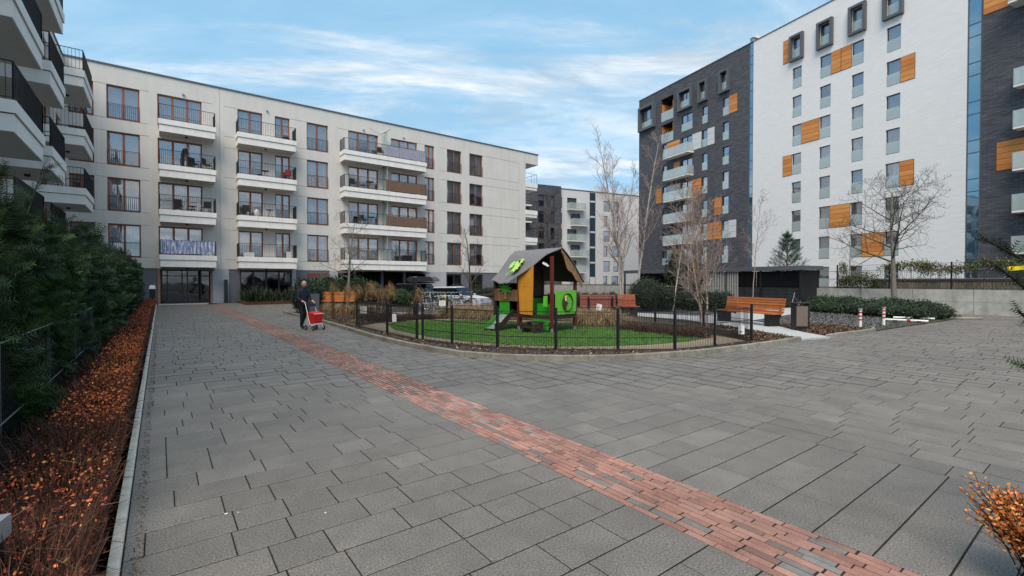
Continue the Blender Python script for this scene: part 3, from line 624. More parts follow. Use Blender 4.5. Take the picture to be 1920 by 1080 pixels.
for x in (1.45, 6.9, 14.6, 18.4): MB().box(x - .07, x + .07, -.12, 0, 15.05, 15.15).build('wall_lamp', steel, LB)

MB().box(3.85, 4.1, -.32, -.2, -.03, 1.75).build('intercom_pillar', mat('dark blue grey panel', (.02, .022, .032), .4), LB)
# ================================================================== LEFT WING (facade at x = -4.9, facing +x)
WG = empty('apartment_wing', (-4.9, 2, 0), R(90), 'cream apartment wing at the left edge with deep stacked white balconies above the yew hedge', 'apartment building')
ops = []
wst = [(16.4, 4.1), (21.85, 3.2), (31.5, 4.0)]
wcols = [(3.0, 4.8), (7.5, 9.3), (11.5, 13.3), (17.2, 19.9), (22.3, 24.6), (27.5, 29.2), (32.2, 34.9), (36.9, 38.6)]
for z in FL:
    for a, b in wcols: ops.append((a, b, z, z + 2.28, .8))
facade(WG, 0, 39.45, -.05, 16.1, ops, [plaster, interior])
MB().box(0, 39.45, .8, 12, 16.0, 16.1).box(0, .1, 0, 12, 0, 16.1).build('gable_wall', plaster, WG); MB().box(-.1, 39.4, -.06, 12, 16.1, 16.2).build('roof', anthr, WG)
for z in FL:
    for a, b in wcols: window(WG, a, z + .02, b - a, 2.24, 3 if b - a > 2 else 2)
    for x, w in wst: balcony(WG, x, z + .18, w, 1.8, 1.08, .15, .007)

# ================================================================== TALL TOWER BLOCK (right)
tang = math.atan2(-.9786, -.2057)
TB = empty('tower_block', (53.6, 21.9, 0), tang, 'tall white and anthracite brick apartment block with orange panels and blue glass stair strips', 'apartment building')
def clad(parent, x0, x1, z0, z1, m=orange, nb=5, split=False):
    o = MB().box(x0, x1, -.01, .02, z0, z1).build('cladding_panel', darkfr, parent)
    parts_ = [(x0, (x0 + x1) / 2), ((x0 + x1) / 2, x1)] if split else [(x0, x1)]
    for a, b in parts_:
        for k in range(nb):
            h = (z1 - z0 - .06) / nb; MB().box(a + .03, b - .03, -.04, -.01, z0 + .03 + k * h + .012, z0 + .03 + (k + 1) * h - .012).build('cladding_board', m, o)
ZT = lambda k: 24.07 - 3.0 * k
wc = [(-.24, 1.0), (2.62, 1.06), (5.59, 1.02), (8.45, 1.08)]; ops = []; wins = []
for ci, (x, w) in enumerate(wc):
    for k in range(0, 8): ops.append((x, x + w, ZT(k) - 2.2, ZT(k), .7)); wins.append((x, ZT(k) - 2.2, w, 2.2))
    ops.append((x, x + w, 25.0, 27.2, .7)); wins.append((x, 25.0, w, 2.2))
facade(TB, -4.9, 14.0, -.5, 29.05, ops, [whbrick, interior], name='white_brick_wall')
for x, z, w, h in wins: window(TB, x, z, w, h, 1, fr=darkfr, juliet=True, fwd=.06, cover=wr.choices(('curtain', 'half', None), (8, 2, 1))[0])
def box_frame(parent, x, z, w, h, t=.23, d=.34):
    mb = MB(); mb.box(x - t, x, -d, 0, z - t, z + h + t).box(x + w, x + w + t, -d, 0, z - t, z + h + t).box(x, x + w, -d, 0, z - t, z).box(x, x + w, -d, 0, z + h, z + h + t)
    mb.build('projecting_frame', anthr, parent)
for x, w in wc: box_frame(TB, x, 25.0, w, 2.2)
for a, b, k, sp in ((3.68, 5.59, 0, True), (9.53, 10.6, 1, False), (.76, 2.62, 2, False), (-1.26, -.24, 3, False), (9.53, 10.6, 4, False), (3.68, 5.59, 5, False), (6.61, 8.45, 6, False)):
    clad(TB, a, b, ZT(k) - 2.2, ZT(k), split=sp)
clad(TB, -1.3, -.56, 24.9, 27.4)
# dark brick part
ops = []; wins = []
for x, w, ks in ((-9.13, .93, range(0, 8)), (-12.34, .9, range(0, 8)), (-15.9, 1.95, range(0, 8)), (-19.5, .88, range(1, 8))):
    for k in ks: ops.append((x, x + w, ZT(k) - 2.2, ZT(k), .7)); wins.append((x, ZT(k) - 2.2, w, 2.2, 2 if w > 1.5 else 1))
for x, w in ((-9.3, .95), (-12.6, .95), (-16.1, 1.9)): ops.append((x, x + w, 25.0, 27.2, .7)); wins.append((x, 25.0, w, 2.2, 2 if w > 1.5 else 1)); box_frame(TB, x, 25.0, w, 2.2, .28)
ops += [(-19.78, -17.4, 24.4, 27.6, 1.8), (-19.78, -17.4, 21.3, 23.9, 1.8), (-23.9, -21.2, 24.5, 27.4, .7)]
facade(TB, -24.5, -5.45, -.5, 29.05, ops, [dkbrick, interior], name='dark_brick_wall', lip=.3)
wins.append((-23.9, 24.5, 2.7, 2.9, 3)); box_frame(TB, -23.9, 24.5, 2.7, 2.9, .35, .5)
for x, z, w, h, n_ in wins: window(TB, x, z, w, h, n_, fr=darkfr, juliet=True, fwd=.06, cover=wr.choices(('curtain', 'half', None), (8, 2, 1))[0])
for z in (24.4, 21.3):
    MB().box(-19.78, -17.4, .0, .03, z, z + 1.3).build('glass_guard', frost, TB); MB().box(-19.7, -19.6, .1, 1.7, z + .05, z + 2.5).box(-17.6, -17.5, .1, 1.7, z + .05, z + 2.5).box(-19.6, -17.6, 1.6, 1.7, z + .05, z + 2.5).build('loggia_lining', orange, TB)
for a, b, k in ((-8.2, -7.0, 0), (-18.6, -16.15, 1), (-17.25, -16.12, 2), (-13.92, -12.37, 3), (-20.8, -19.55, 3), (-10.3, -9.16, 4), (-11.4, -9.16, 5)): clad(TB, a, b, ZT(k) - 2.2, ZT(k))
for a, b, k in ((-13.93, -12.37, 1), (-11.42, -10.3, 1), (-13.93, -12.37, 5), (-8.18, -7.03, 5), (-18.5, -17.4, 6), (-18.5, -16.0, 3)): clad(TB, a, b, ZT(k) - 2.2, ZT(k), wpaint, 3)
def gbalc(parent, x, z, w, d=1.1):
    o = MB().box(0, w, -d, 0, -.22, 0).build('balcony', plaster_w, parent, (x, 0, z))
    MB().box(0, w, -d - .02, -d, -.05, 1.1).box(0, .02, -d, 0, -.05, 1.1).box(w - .02, w, -d, 0, -.05, 1.1).build('glass_guard', frost, o)
    mb = MB()
    for xx in (0, w * .5, w - .03): mb.box(xx, xx + .03, -d - .03, -d - .02, -.1, 1.12)
    mb.build('guard_post', steel, o)
for k in (1, 2, 3, 4, 5): gbalc(TB, -18.1, ZT(k) - 2.25, 4.4)
# glass stair strips
def strip(x0, x1, nm):
    z = .4; k = 0
    o = MB().box(x0, x0 + .06, .0, .12, 0, 29).box(x1 - .06, x1, .0, .12, 0, 29).build('stair_glazing', anthr, TB)
    for k in range(10):
        for (a, b) in ((k * 3 - .35, k * 3 + .55), (k * 3 + .62, k * 3 + 2.58)):
            if b < .2: continue
            MB().box(x0 + .06, x1 - .06, .05, .07, max(a, 0), b).build('pane', glassb, o)
        for zt in (.55, 2.58): MB().box(x0 + .06, x1 - .06, .02, .12, k * 3 + zt, k * 3 + zt + .07).build('transom', anthr, o)
        MB().box(x0 + .06, x1 - .06, .3, 1.2, k * 3 + 2.7, k * 3 + 2.95).build('landing', plaster_w, o)
        mb = MB(); mb.box(x0 + .08, x1 - .08, .25, .28, k * 3 + .95, k * 3 + 1.0)
        xx = x0 + .1
        while xx < x1 - .1: mb.box(xx, xx + .02, .25, .27, k * 3 + .0, k * 3 + .95); xx += .11
        mb.build('stair_railing', steel, o)
strip(-5.45, -4.9, 'a'); strip(14.0, 14.85, 'b')
MB().box(-5.45, -4.9, 1.4, 1.5, 0, 29).box(14.0, 14.85, 1.4, 1.5, 0, 29).build('stair_back_wall', interior, TB)
ops = [(17.3, 18.4, ZT(k) - 2.2, ZT(k), .7) for k in range(0, 8)]
facade(TB, 14.85, 26, -.5, 29.05, ops, [dkbrick, interior], name='dark_brick_wall')
for k in range(8): window(TB, 17.3, ZT(k) - 2.2, 1.1, 2.2, 1, fr=darkfr, fwd=.06)
clad(TB, 14.9, 17.0, 21.9, 24.1); clad(TB, 15.75, 17.28, ZT(4) - 2.2, ZT(4))
for k in (2, 3, 4, 5, 6): gbalc(TB, 16.95, ZT(k) - 2.3, 4.0, 1.0)
gbalc(TB, 16.7, ZT(0) - 2.3, 4.0, 1.3)
MB().box(-24.55, 26, -.05, 16, 29.05, 29.15).build('roof', anthr, TB)
MB().box(-24.5, 26, .75, 16, 28.9, 29.05).box(-24.5, -24.4, 0, 16, -.5, 28.95).box(25.9, 26, 0, 16, -.5, 28.95).build('side_wall', dkbrick, TB)

# ================================================================== FAR BLOCK (centre background)
FB = empty('far_apartment_block', (57.9, 62.8, 0), R(-11.87), 'distant white and dark grey apartment block with small glass balconies between the two main buildings', 'apartment building')
ops = []; W2 = []
for k in range(6):
    z = 14.9 - 2.85 * k
    x = 1.55 if k % 2 == 0 else 2.3
    for (a, w) in ((x, 2.05), (-.05 + .06, .45), (9.58, 1.5 if k % 2 == 0 else .95), (11.9 if k % 2 == 0 else 11.5, 1.25 if k % 2 == 0 else 1.6)):
        if z < 0: continue
        ops.append((a, a + w, z, z + 2.0, .7)); W2.append((a, z, w))
facade(FB, 0, 18.2, -.5, 18.35, ops, [wpaint, interior], name='white_wall')
MB().box(-.05, 18.25, -.06, 14, 18.35, 18.5).build('roof', anthr, FB)
for a, z, w in W2: window(FB, a, z, w, 2.0, 1, fr=darkfr if a < 9 else mat('red brown frame', (.12, .05, .04), .6), fwd=.09, cover=wr.choice(('curtain', None, 'half')))
for k in range(6):
    z = 14.9 - 2.85 * k
    if z > 0: gbalc(FB, 1.45 if k % 2 == 0 else 2.2, z - .1, 3.4, 1.2)
o = MB().box(6.43, 6.5, -.04, .0, 0, 18.3).box(7.65, 7.72, -.04, 0, 0, 18.3).build('stair_glazing', anthr, FB)
for k in range(6): MB().box(6.5, 7.65, -.03, -.01, k * 2.85 + 2.5, k * 2.85 + 5.0 if k < 5 else 18.2).build('pane', glassb, o)
for x in (9.56, 10.1, 10.95): MB().box(x, x + .42, 1, 1.6, 18.4, 19.8).build('chimney', wpaint, FB)
ops = [(-4.7, -3.5, 14.8 - 2.85 * k, 16.9 - 2.85 * k, .6) for k in range(5)] + [(-2.2, -1.4, 14.8 - 2.85 * k, 16.9 - 2.85 * k, .6) for k in range(5)]
facade(FB, -16, 0, -.5, 18.6, ops, [dkbrick, interior], name='dark_wall', y=-.5)
MB().box(-16, -.02, -.52, 10, 18.6, 18.7).box(-.04, -.001, -.5, 0, -.5, 18.6).build('dark_roof', anthr, FB)
clad(FB, -6.4, -5.3, 9.0, 11.2)
for a, w in ((-4.7, 1.2), (-2.2, .8)):
    for k in range(5): window(FB, a, 14.8 - 2.85 * k, w, 2.1, 1, y=-.4, fr=darkfr, fwd=.09)
for k in range(5): MB().box(-9, -6.5, -1.6, -.5, 14.6 - 2.85 * k, 14.8 - 2.85 * k).build('balcony', plaster_w, FB)

# ================================================================== RIGHT WALL, TERRACE AND SHELTER
WD = Vector((.1228, .9924)); WN = Vector((-.9924, .1228))      # along the wall, towards the yard
WB = Vector((31.25, 2.0))
wang = math.atan2(WD.y, WD.x)
wall = empty('retaining_wall', (WB.x, WB.y, 0), wang, 'long low grey concrete retaining wall behind the juniper mound', 'wall')
x = -14.0; k = 0
while x < 46:
    MB().box(x + .008, x + 2.392, -.3, 0, .56, 1.2).box(x + .004, x + 2.396, -.29, -.02, 0, .56).build('wall_panel', concrete, wall) if False else None
    MB().box(x + .008, x + 2.392, -.3, -.012, .6, 1.2, taper=.004).build('wall_panel', concrete, wall, (0, .012, 0))
    MB().box(x + .008, x + 2.392, -.3, -.008, -.03, .592).build('wall_panel', concrete, wall, (0, .008, 0)); x += 2.4; k += 1
MB().box(-14, 46.4, -.28, -.02, -.02, 1.19).build('wall_core', soil, wall)
tp = [WB + WD * -14 - WN * .1, WB + WD * 60 - WN * .1, Vector((90, 80)), Vector((90, -20))]
sheet([(p.x, p.y) for p in tp], 1.12, 'terrace', soil, kind='structure')
def wpt(a, b): p = WB + WD * a + WN * b; return p.x, p.y        # a along the wall, b towards the yard
p = wpt(0, -1.7)
uw = empty('planter_wall', (p[0], p[1], 0), wang, 'low dark stained concrete strip wall behind the wire fence on the terrace', 'wall')
for k in range(8): MB().box(-13 + k * 2.6, -10.42 + k * 2.6, -.25, 0, 1.12, 1.62).build('wall_panel', mat('stained concrete', (.17, .155, .12), .9, .3, 4, coord='World', grime=.5), uw)
MB().box(-13, 7.8, -.3, .03, 1.62, 1.74).build('wall_cap', sleeper, uw)
def wire_fence(name, label, a0, a1, b, z0, h, sp=2.5, cell=.1, group=None, zr=None):
    p = wpt(a0, b); o = empty(name, (p[0], p[1], z0), wang, label, 'fence', group); L_ = a1 - a0; n = max(1, round(L_ / sp))
    for k in range(n + 1): MB().box(-.03, .03, -.03, .03, 0, h + .05).build('fence_post', iron, o, (L_ * k / n, 0, 0))
    for k in range(n):
        mb = MB(); xa, xb = L_ * k / n + .03, L_ * (k + 1) / n - .03; x = xa
        while x < xb: mb.box(x, x + .007, -.004, .004, .05, h); x += cell
        for z in (.06, h * .35, h * .68, h - .01): mb.box(xa, xb, -.006, .006, z, z + .012)
        mb.build('mesh_panel', iron, o)
    return o
wire_fence('terrace_fence', 'black wire mesh fence standing on top of the long concrete wall', -12, 8.9, -.15, 1.2, 1.35, group=None)
p = wpt(1, -3.2)
o = empty('ramp_railing', (p[0], p[1], 1.3), wang, 'thin grey steel railing in front of the white tower wall', 'railing')
mb = MB()
for k in range(12): mb.box(-5 + k * 1.3, -4.96 + k * 1.3, -.02, .02, 0, 1.0)
mb.build('baluster', steel, o)
for z in (.45, .95): MB().box(-5, 10, -.02, .02, z, z + .04).build('handrail', steel, o)
# black bicycle shelter with slatted screens along the wall
p = wpt(10.0, 1.6)
sh = empty('bicycle_shelter', (p[0], p[1], 0), wang, 'long low black steel bicycle shelter with flat roof and slatted screens', 'shelter')
L_ = 15.0; MB().box(-.2, L_, -1.9, .25, 2.38, 2.52).build('roof', iron, sh); MB().box(-.25, L_ + .05, .25, .3, 2.3, 2.56).box(-.25, -.2, -1.9, .25, 2.3, 2.56).build('roof_edge', anthr, sh)
for k in range(7):
    for yy in (0.15, -1.75): MB().box(-.05, .05, -.05, .05, 0, 2.38).build('shelter_post', iron, sh, (k * L_ / 6.03, yy, 0))
def slats(x0, x1, y, n, m=mat('pale slat metal', (.42, .41, .40), .6), z0=.08, z1=2.25, w=.05):
    for k in range(n): link('slat', cached(('slat', w, z0, z1, m.name), lambda: MB().box(0, w, -.02, .02, z0, z1).mesh('slat', m)), sh, (x0 + (x1 - x0) * k / n, y, 0))
def cage(x0, x1, y):
    mb = MB(); x = x0
    while x < x1: mb.box(x, x + .012, y - .006, y + .006, .1, 2.3); x += .055
    for z in (.1, .8, 1.5, 2.28): mb.box(x0, x1, y - .01, y + .01, z, z + .02)
    return mb
cage(0, 4.0, .15).build('cage_panel', iron, sh); MB().box(0, 4.0, -1.78, -1.74, .05, 2.3).build('back_panel', iron, sh); MB().box(-.03, 0, -1.7, .1, .05, 2.3).build('side_panel', iron, sh)
mb = MB(); y = -1.7
slats(4.1, 9.4, .15, 40); MB().box(4.05, 9.5, -1.8, -1.75, .3, 2.3).build('back_panel', iron, sh)
MB().box(9.55, L_, -1.78, -1.74, .05, 2.3).build('back_panel', iron, sh)

# ================================================================== TREES
def make_tree(name, label, base, h, r0, bark_m, twig_m, seed, spread=.6, first=.3, nb=9, depth=3, upward=.5, lean=0, stems=1, twigs=1.0, crown_w=1.0, group=None, cat='tree', z0=0, buds=None, rmin=.0055, tilt=.2):
    rg = random.Random(seed); root = empty(name, (base[0], base[1], z0), 0, label, cat, group)
    tr = MB(); br = MB(); tips = []
    def rv(s): return Vector((rg.gauss(0, s), rg.gauss(0, s), rg.gauss(0, s)))
    def limb(p, d, ln, r, lv, out):
        n = 6 if lv == 0 else (4 if lv < 3 else 3); pts = [p.copy()]; rr = [r]; q = p.copy(); dd = d.copy(); st = ln / n
        for i in range(n):
            dd = (dd + rv(.05 + .05 * lv) + Vector((0, 0, .06 * upward * (1 if lv else 0)))).normalized(); q = q + dd * st; pts.append(q.copy()); rr.append(max(rmin * .6, r * (1 - .82 * (i + 1) / n)))
        out.tube(pts, rr, 7 if lv == 0 else (4 if lv == 1 else 3), cap=False)
        if lv >= depth: tips.append(pts[-1]); return
        m = nb if lv == 0 else max(2, int(nb * (.75 if lv == 1 else .6) * twigs))
        for k in range(m):
            t = (first if lv == 0 else .18) + (1 - (first if lv == 0 else .18)) * (k + rg.random() * .8) / m; t = min(t, .98)
            i = int(t * n); f_ = t * n - i; pp = pts[i].lerp(pts[min(i + 1, n)], f_); ax = (pts[min(i + 1, n)] - pts[i]).normalized()
            az = k * 2.4 + rg.random() * .8; sd = ax.orthogonal().normalized(); sd.rotate(Matrix.Rotation(az, 3, ax))
            nd = (ax * (1 - spread * (1 - .25 * t)) + sd * spread + Vector((0, 0, upward * .35))).normalized()
            l2 = ln * (crown_w * .62 if lv == 0 else .52) * (1.05 - .6 * t) * rg.uniform(.75, 1.2)
            limb(pp, nd, l2, max(rmin, rr[min(i, n)] * (.45 if lv == 0 else .6)), lv + 1, br)
    for s in range(stems):
        a = s * 2 * math.pi / stems + .6; d = Vector((math.cos(a) * tilt * (stems > 1) + lean, math.sin(a) * tilt * (stems > 1), 1)).normalized()
        limb(Vector((.08 * math.cos(a), .08 * math.sin(a), -.05)) if stems > 1 else Vector((0, 0, -.05)), d, h * (1 if s == 0 else rg.uniform(.7, .95)), r0 * (1 if s == 0 else .75), 0, tr)
    tr.build('trunk', bark_m, root, smooth=True); br.build('branches', twig_m, root)
    if buds:
        P = np.array([tuple(rg.choice(tips) + rv(.06)) for _ in range(buds)]); link('clinging_leaves', np_mesh('clinging_leaves', leaves(P, .05), 4, mat('dry leaf', (.13, .08, .05), .9)), root)
    return root
def at(px, d): u = (px - 960) / 880; return ((.6 + .8 * u) * d, (.8 - .6 * u) * d)
make_tree('bare_tree', 'spreading bare tree rising out of the juniper mound before the concrete wall', (28.4, 7.0), 6.2, .14, palebark, bark, 3, .76, .40, 14, 3, .5, crown_w=1.12, twigs=1.05, buds=30, rmin=.0075)
make_tree('birch_tree', 'multi stemmed birch with a dense twiggy crown behind the right end of the playground fence', (15.54, 9.28), 5.2, .055, mat('copper birch bark', (.4, .3, .24), .8, .3, 9, cols=[(.36, (.12, .07, .05)), (.48, (.36, .26, .20)), (.7, (.50, .42, .36))], stretch=(1, 1, 3)), birchtw, 8, .52, .12, 12, 3, .5, stems=3, crown_w=.66, twigs=1.15, rmin=.006, tilt=.13)
make_tree('birch_tree', 'tall white multi stemmed birch left of the dark tower', at(1166, 36), 12.5, .12, birchm, birchtw, 12, .5, .2, 15, 3, .55, stems=3, crown_w=.42, twigs=.85, z0=.3, rmin=.0075, tilt=.07)
make_tree('birch_tree', 'slim white birch with one leaning trunk in front of the dark tower corner', at(1196, 33), 10.5, .10, birchm, birchtw, 19, .5, .2, 14, 3, .7, lean=.015, crown_w=.42, twigs=.9, z0=.6, rmin=.008)
make_tree('birch_tree', 'very thin pale birch sapling behind the long dark hedge', at(1262, 25), 6.2, .045, birchm, birchtw, 23, .5, .3, 12, 2, .6, crown_w=.4, rmin=.006)
make_tree('bare_tree', 'bare pale barked tree behind the orange bench by the cream building', at(652, 31), 5.6, .1, palebark, palebark, 31, .72, .26, 13, 3, .4, crown_w=.72, twigs=1.0, rmin=.008)
make_tree('bare_tree', 'small dark bare tree beside the parked silver car', at(884, 28), 4.9, .07, bark, bark, 37, .6, .15, 12, 3, .5, crown_w=.62, twigs=.8, rmin=.007)
make_tree('bare_tree', 'distant dark bare tree in front of the grey end of the far block', at(1023, 62), 12.5, .16, bark, bark, 41, .55, .2, 16, 3, .6, crown_w=.42, twigs=.9, rmin=.018)
make_tree('bare_tree', 'fine twigged young tree with a few clinging leaves before the blue glass strip', at(1412, 28), 5.6, .035, birchtw, birchtw, 43, .55, .35, 11, 3, .6, crown_w=.6, buds=150, z0=.6, rmin=.005)
make_tree('bare_tree', 'thin sapling with sparse leaves on the terrace left of the spreading tree', at(1594, 30.5), 3.6, .04, palebark, palebark, 47, .5, .25, 11, 2, .5, crown_w=.5, buds=160, z0=1.12, rmin=.007)
make_tree('bare_tree', 'low leafless shrubby tree behind the dark cypress bush by the shelter', at(1290, 30), 5.0, .05, birchm, birchtw, 53, .6, .15, 11, 3, .5, stems=2, crown_w=.5, rmin=.007)
# pine
def pine():
    rg = random.Random(4); p = at(1475, 31); root = empty('pine_tree', (p[0], p[1], 1.12), 0, 'small blue green pine standing behind the black bicycle shelter', 'pine tree'); mb = MB(); mb.tube([(0, 0, 0), (.02, 0, 1.4), (0, 0, 3.6)], [.06, .04, .012], 6); P = []; D = []
    for k in range(11):
        z = .35 + k * .3; r_ = (3.65 - z) * .44 * rg.uniform(.85, 1.15)
        for j in range(6):
            a = j * 1.047 + k * .6 + rg.uniform(-.2, .2); e = Vector((math.cos(a) * r_, math.sin(a) * r_, z + r_ * .45)); s = Vector((0, 0, z)); mb.tube([s, s.lerp(e, .5) - Vector((0, 0, .05)), e], [.018, .012, .006], 4)
            for t in range(9): q = s.lerp(e, .3 + .7 * t / 8) + Vector((rg.gauss(0, .05), rg.gauss(0, .05), rg.gauss(0, .03))); P.append(q); D.append((e - s).normalized() * .6 + Vector((rg.gauss(0, .3), rg.gauss(0, .3), .5)))
    for t in range(8): P.append(Vector((0, 0, 3.3 + t * .05))); D.append(Vector((rg.gauss(0, .3), rg.gauss(0, .3), 1)))
    mb.build('trunk', bark, root); V, own = needles(np.array([tuple(v) for v in P]), unit(np.array([tuple(v) for v in D])), .32, .022, 7); link('crown', np_mesh('crown', V, 3, pinem, RS.rand(len(P))[own]), root)
pine()

# ================================================================== SHRUBS AND HEDGES
def leafy(name, label, cat, blobs, n, size, m, parent=None, core=None, loc=(0, 0, 0), group=None, stems=True, flat=.2, shell=.35, boxy=False):
    """blobs: ellipsoids (cx,cy,cz,rx,ry,rz) filled with leaf faces near the surface over a solid dark core"""
    root = empty(name, loc, 0, label, cat, group); A = np.array(blobs, float); vol = (A[:, 3] * A[:, 4] + A[:, 5] * A[:, 3]); pick = RS.choice(len(A), n, p=vol / vol.sum()); b = A[pick]
    d = rand_dirs(n)
    if boxy:
        mx = np.abs(d).max(1, keepdims=True); d = d / (mx ** .8)
    r_ = 1 - shell * RS.rand(n, 1) ** 1.6 + .06 * RS.normal(size=(n, 1)); P = b[:, :3] + d * r_ * b[:, 3:6]; k = P[:, 2] > .02; P = P[k]
    lump = .5 + .5 * np.sin(P[:, 0] * 3.1 + P[:, 1] * 2.3) * np.sin(P[:, 2] * 4.1 + P[:, 0] * 1.7); tone = np.clip(lump * .5 + RS.rand(len(P)) * .55, 0, 1)
    link('foliage', np_mesh('foliage', leaves(P, size, flat=flat), 4, m, tone), root)
    mb = MB()
    for q in blobs:
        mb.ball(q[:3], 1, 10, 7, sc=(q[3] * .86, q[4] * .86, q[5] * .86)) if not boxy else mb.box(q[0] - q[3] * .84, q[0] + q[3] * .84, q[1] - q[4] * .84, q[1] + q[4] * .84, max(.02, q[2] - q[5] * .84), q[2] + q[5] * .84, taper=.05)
    link('dark_core', mb.mesh('dark_core', core or yewcore), root); return root
# juniper mound
B = []; rg = random.Random(5)
for k in range(58):
    t = rg.random(); u = rg.random(); x = 29.2 - 2.6 * t - u * 1.6; y = 10.4 - 5.3 * t + u * .7 - .35; hh = .33 + .3 * math.sin(math.pi * min(1, .15 + u * .7)) * rg.uniform(.6, 1.2); B.append((x, y, hh * .55, rg.uniform(.45, .75), rg.uniform(.45, .75), hh * .8))
leafy('juniper_mound', 'wide dark green juniper ground cover mound below the spreading bare tree', 'shrub', B, 42000, .085, junm, flat=.1)
MB().tube([(27.6, 3.9, .05), (26.9, 4.5, .05), (26.4, 5.3, .05)], .06, 6).build('mound_edging', kerbm, kind='structure')
# clipped hedge at the back (px 1210-1360)
def hedge_row(name, label, a, b, w, h, n, size, m=hedgem, bumps=14, cat='hedge', z=0, rough=.14):
    a = Vector(a); b = Vector(b); B = []; rg = random.Random(len(label))
    for k in range(bumps):
        p = a.lerp(b, (k + .5) / bumps); hh = h * rg.uniform(1 - rough, 1 + rough * .5); B.append((p.x + rg.uniform(-.05, .05), p.y + rg.uniform(-.05, .05), z + hh / 2, max(w / 2, (b - a).length / bumps * .75), max(w / 2, (b - a).length / bumps * .75), hh / 2))
    return leafy(name, label, cat, B, n, size, m)
hedge_row('clipped_hedge', 'long clipped dark evergreen hedge behind the garden path and birch', (22.6, 16.6), (23.6, 12.6), 1.0, 1.12, 14000, .07, bumps=9, rough=.05)
hedge_row('clipped_hedge', 'thin clipped hedge top behind the red slatted bench', (18.6, 21.5), (22.5, 19.2), .8, .98, 7000, .07, bumps=8, rough=.05)
p = at(1212, 25); leafy('yew_bush', 'rounded dark yew bush between the orange planter board and the shelter', 'bush', [(p[0], p[1], .9, 1.0, .9, .95), (p[0] + .7, p[1] - .5, .8, .7, .7, .7)], 9000, .07, hedgem)
p = at(1272, 32); leafy('cypress_bush', 'loose dark cypress behind the shelter roof in front of the dark tower', 'bush', [(p[0], p[1], 2.2, .9, .9, 1.5), (p[0] + .8, p[1] - .6, 1.9, .7, .7, 1.2)], 9000, .1, hedgem)
# ivy and shrubs along the terrace fence
def ivy(name, label, spots, n, size=.085):
    B = []
    for a, bb, z, rx, rz in spots: q = wpt(a, bb); B.append((q[0], q[1], z, rx * .5, rx, rz))
    root = empty(name, (0, 0, 0), 0, label, 'climbing plant'); A = np.array(B, float); pk = RS.choice(len(A), n, p=(A[:, 4] * A[:, 5]) / (A[:, 4] * A[:, 5]).sum()); b = A[pk]
    P = b[:, :3] + RS.normal(size=(n, 3)) * b[:, 3:6] * .45; P[:, 2] = np.maximum(P[:, 2], 1.22); t = np.clip(RS.rand(n) * .7 + .3 * (P[:, 2] - 1.2), 0, 1)
    link('foliage', np_mesh('foliage', leaves(P, size), 4, ivym, t), root); mb = MB(); rg = random.Random(9)
    for k in range(60):
        q = rg.choice(B); s = Vector((q[0], q[1] + rg.uniform(-1, 1) * q[4], 1.15)); e = Vector((q[0], q[1] + rg.uniform(-1.2, 1.2) * q[4], q[2] + q[5] * rg.uniform(.3, 1))); mb.tube([s, s.lerp(e, .5) + Vector((rg.gauss(0, .1), rg.gauss(0, .15), 0)), e], [.012, .009, .005], 3)
    mb.build('stems', bark, root)
ivy('ivy', 'yellow green ivy sprawling along the top of the terrace fence behind the bare tree', [(6.3 - .55 * k, -.2, 2.35 + .15 * math.sin(k), .55, .3) for k in range(11)] + [(4.8, -.3, 2.3, .5, .5), (.6, -.3, 2.3, .7, .45), (0, -.35, 2.1, .8, .6)], 6500)
ivy('ivy', 'brownish ivy clump tumbling over the wall beside the black shelter', [(7.6, -.25, 1.7, .8, .5), (8.5, -.3, 1.6, .6, .5), (7.0, -.3, 1.4, .6, .3), (8.6, -.2, 2.4, .2, .4)], 3200)
ivy('terrace_bush', 'big olive green bush above the wall near the right edge', [(-.2, -.4, 2.2, 1.1, .6), (-1.0, -.4, 2.1, .8, .5), (-1.6, -.4, 1.8, .8, .5), (-2.6, -.5, 1.5, .9, .3)], 5500)
# greenery along the cream building
hedge_row('laurel_hedge', 'bushy green hedge behind the orange bench and the walking person', (8.0, 31.5), (12.5, 33.0), 1.5, 1.95, 9000, .11, mat('laurel leaf', (.03, .08, .02), .5, .2, 2, coord='World', attr='tone', cols=[(0, (.012, .03, .010)), (.6, (.03, .075, .018)), (1, (.06, .12, .03))]), bumps=8, rough=.2)
hedge_row('clipped_hedge', 'green hedge between the tied reeds and the parked dark car', (12.3, 29.8), (14.6, 27.6), 1.0, 1.05, 5500, .10, MATS['laurel leaf'], bumps=6, rough=.2)
leafy('laurel_bush', 'dark bush left of the walking person with a grey pot beside it', 'bush', [(5.9, 25.6, .75, .65, .65, .8), (6.4, 26.3, .9, .7, .7, .8), (6.0, 26.4, 1.3, .45, .45, .5)], 6000, .09, hedgem)
o = MB().box(-.2, .2, -.2, .2, 0, .95, taper=-.02).build('pot', anthr, None, (6.15, 24.75, .03)); tag(o, 'tall square grey planter pot at the left end of the island', 'planter')
MB().box(-.16, .16, -.16, .16, .93, .96).build('soil', soil, o)
tag(MB().box(4.7, 11.6, 36.7, 41.2, .0, .14).box(4.6, 11.7, 36.6, 36.7, 0, .2).build('entrance_bed', mat('rust brown groundcover', (.09, .03, .02), .95, .5, 9, .8, 60)), 'rust brown planting bed in front of the ground floor windows', None, None, 'structure')
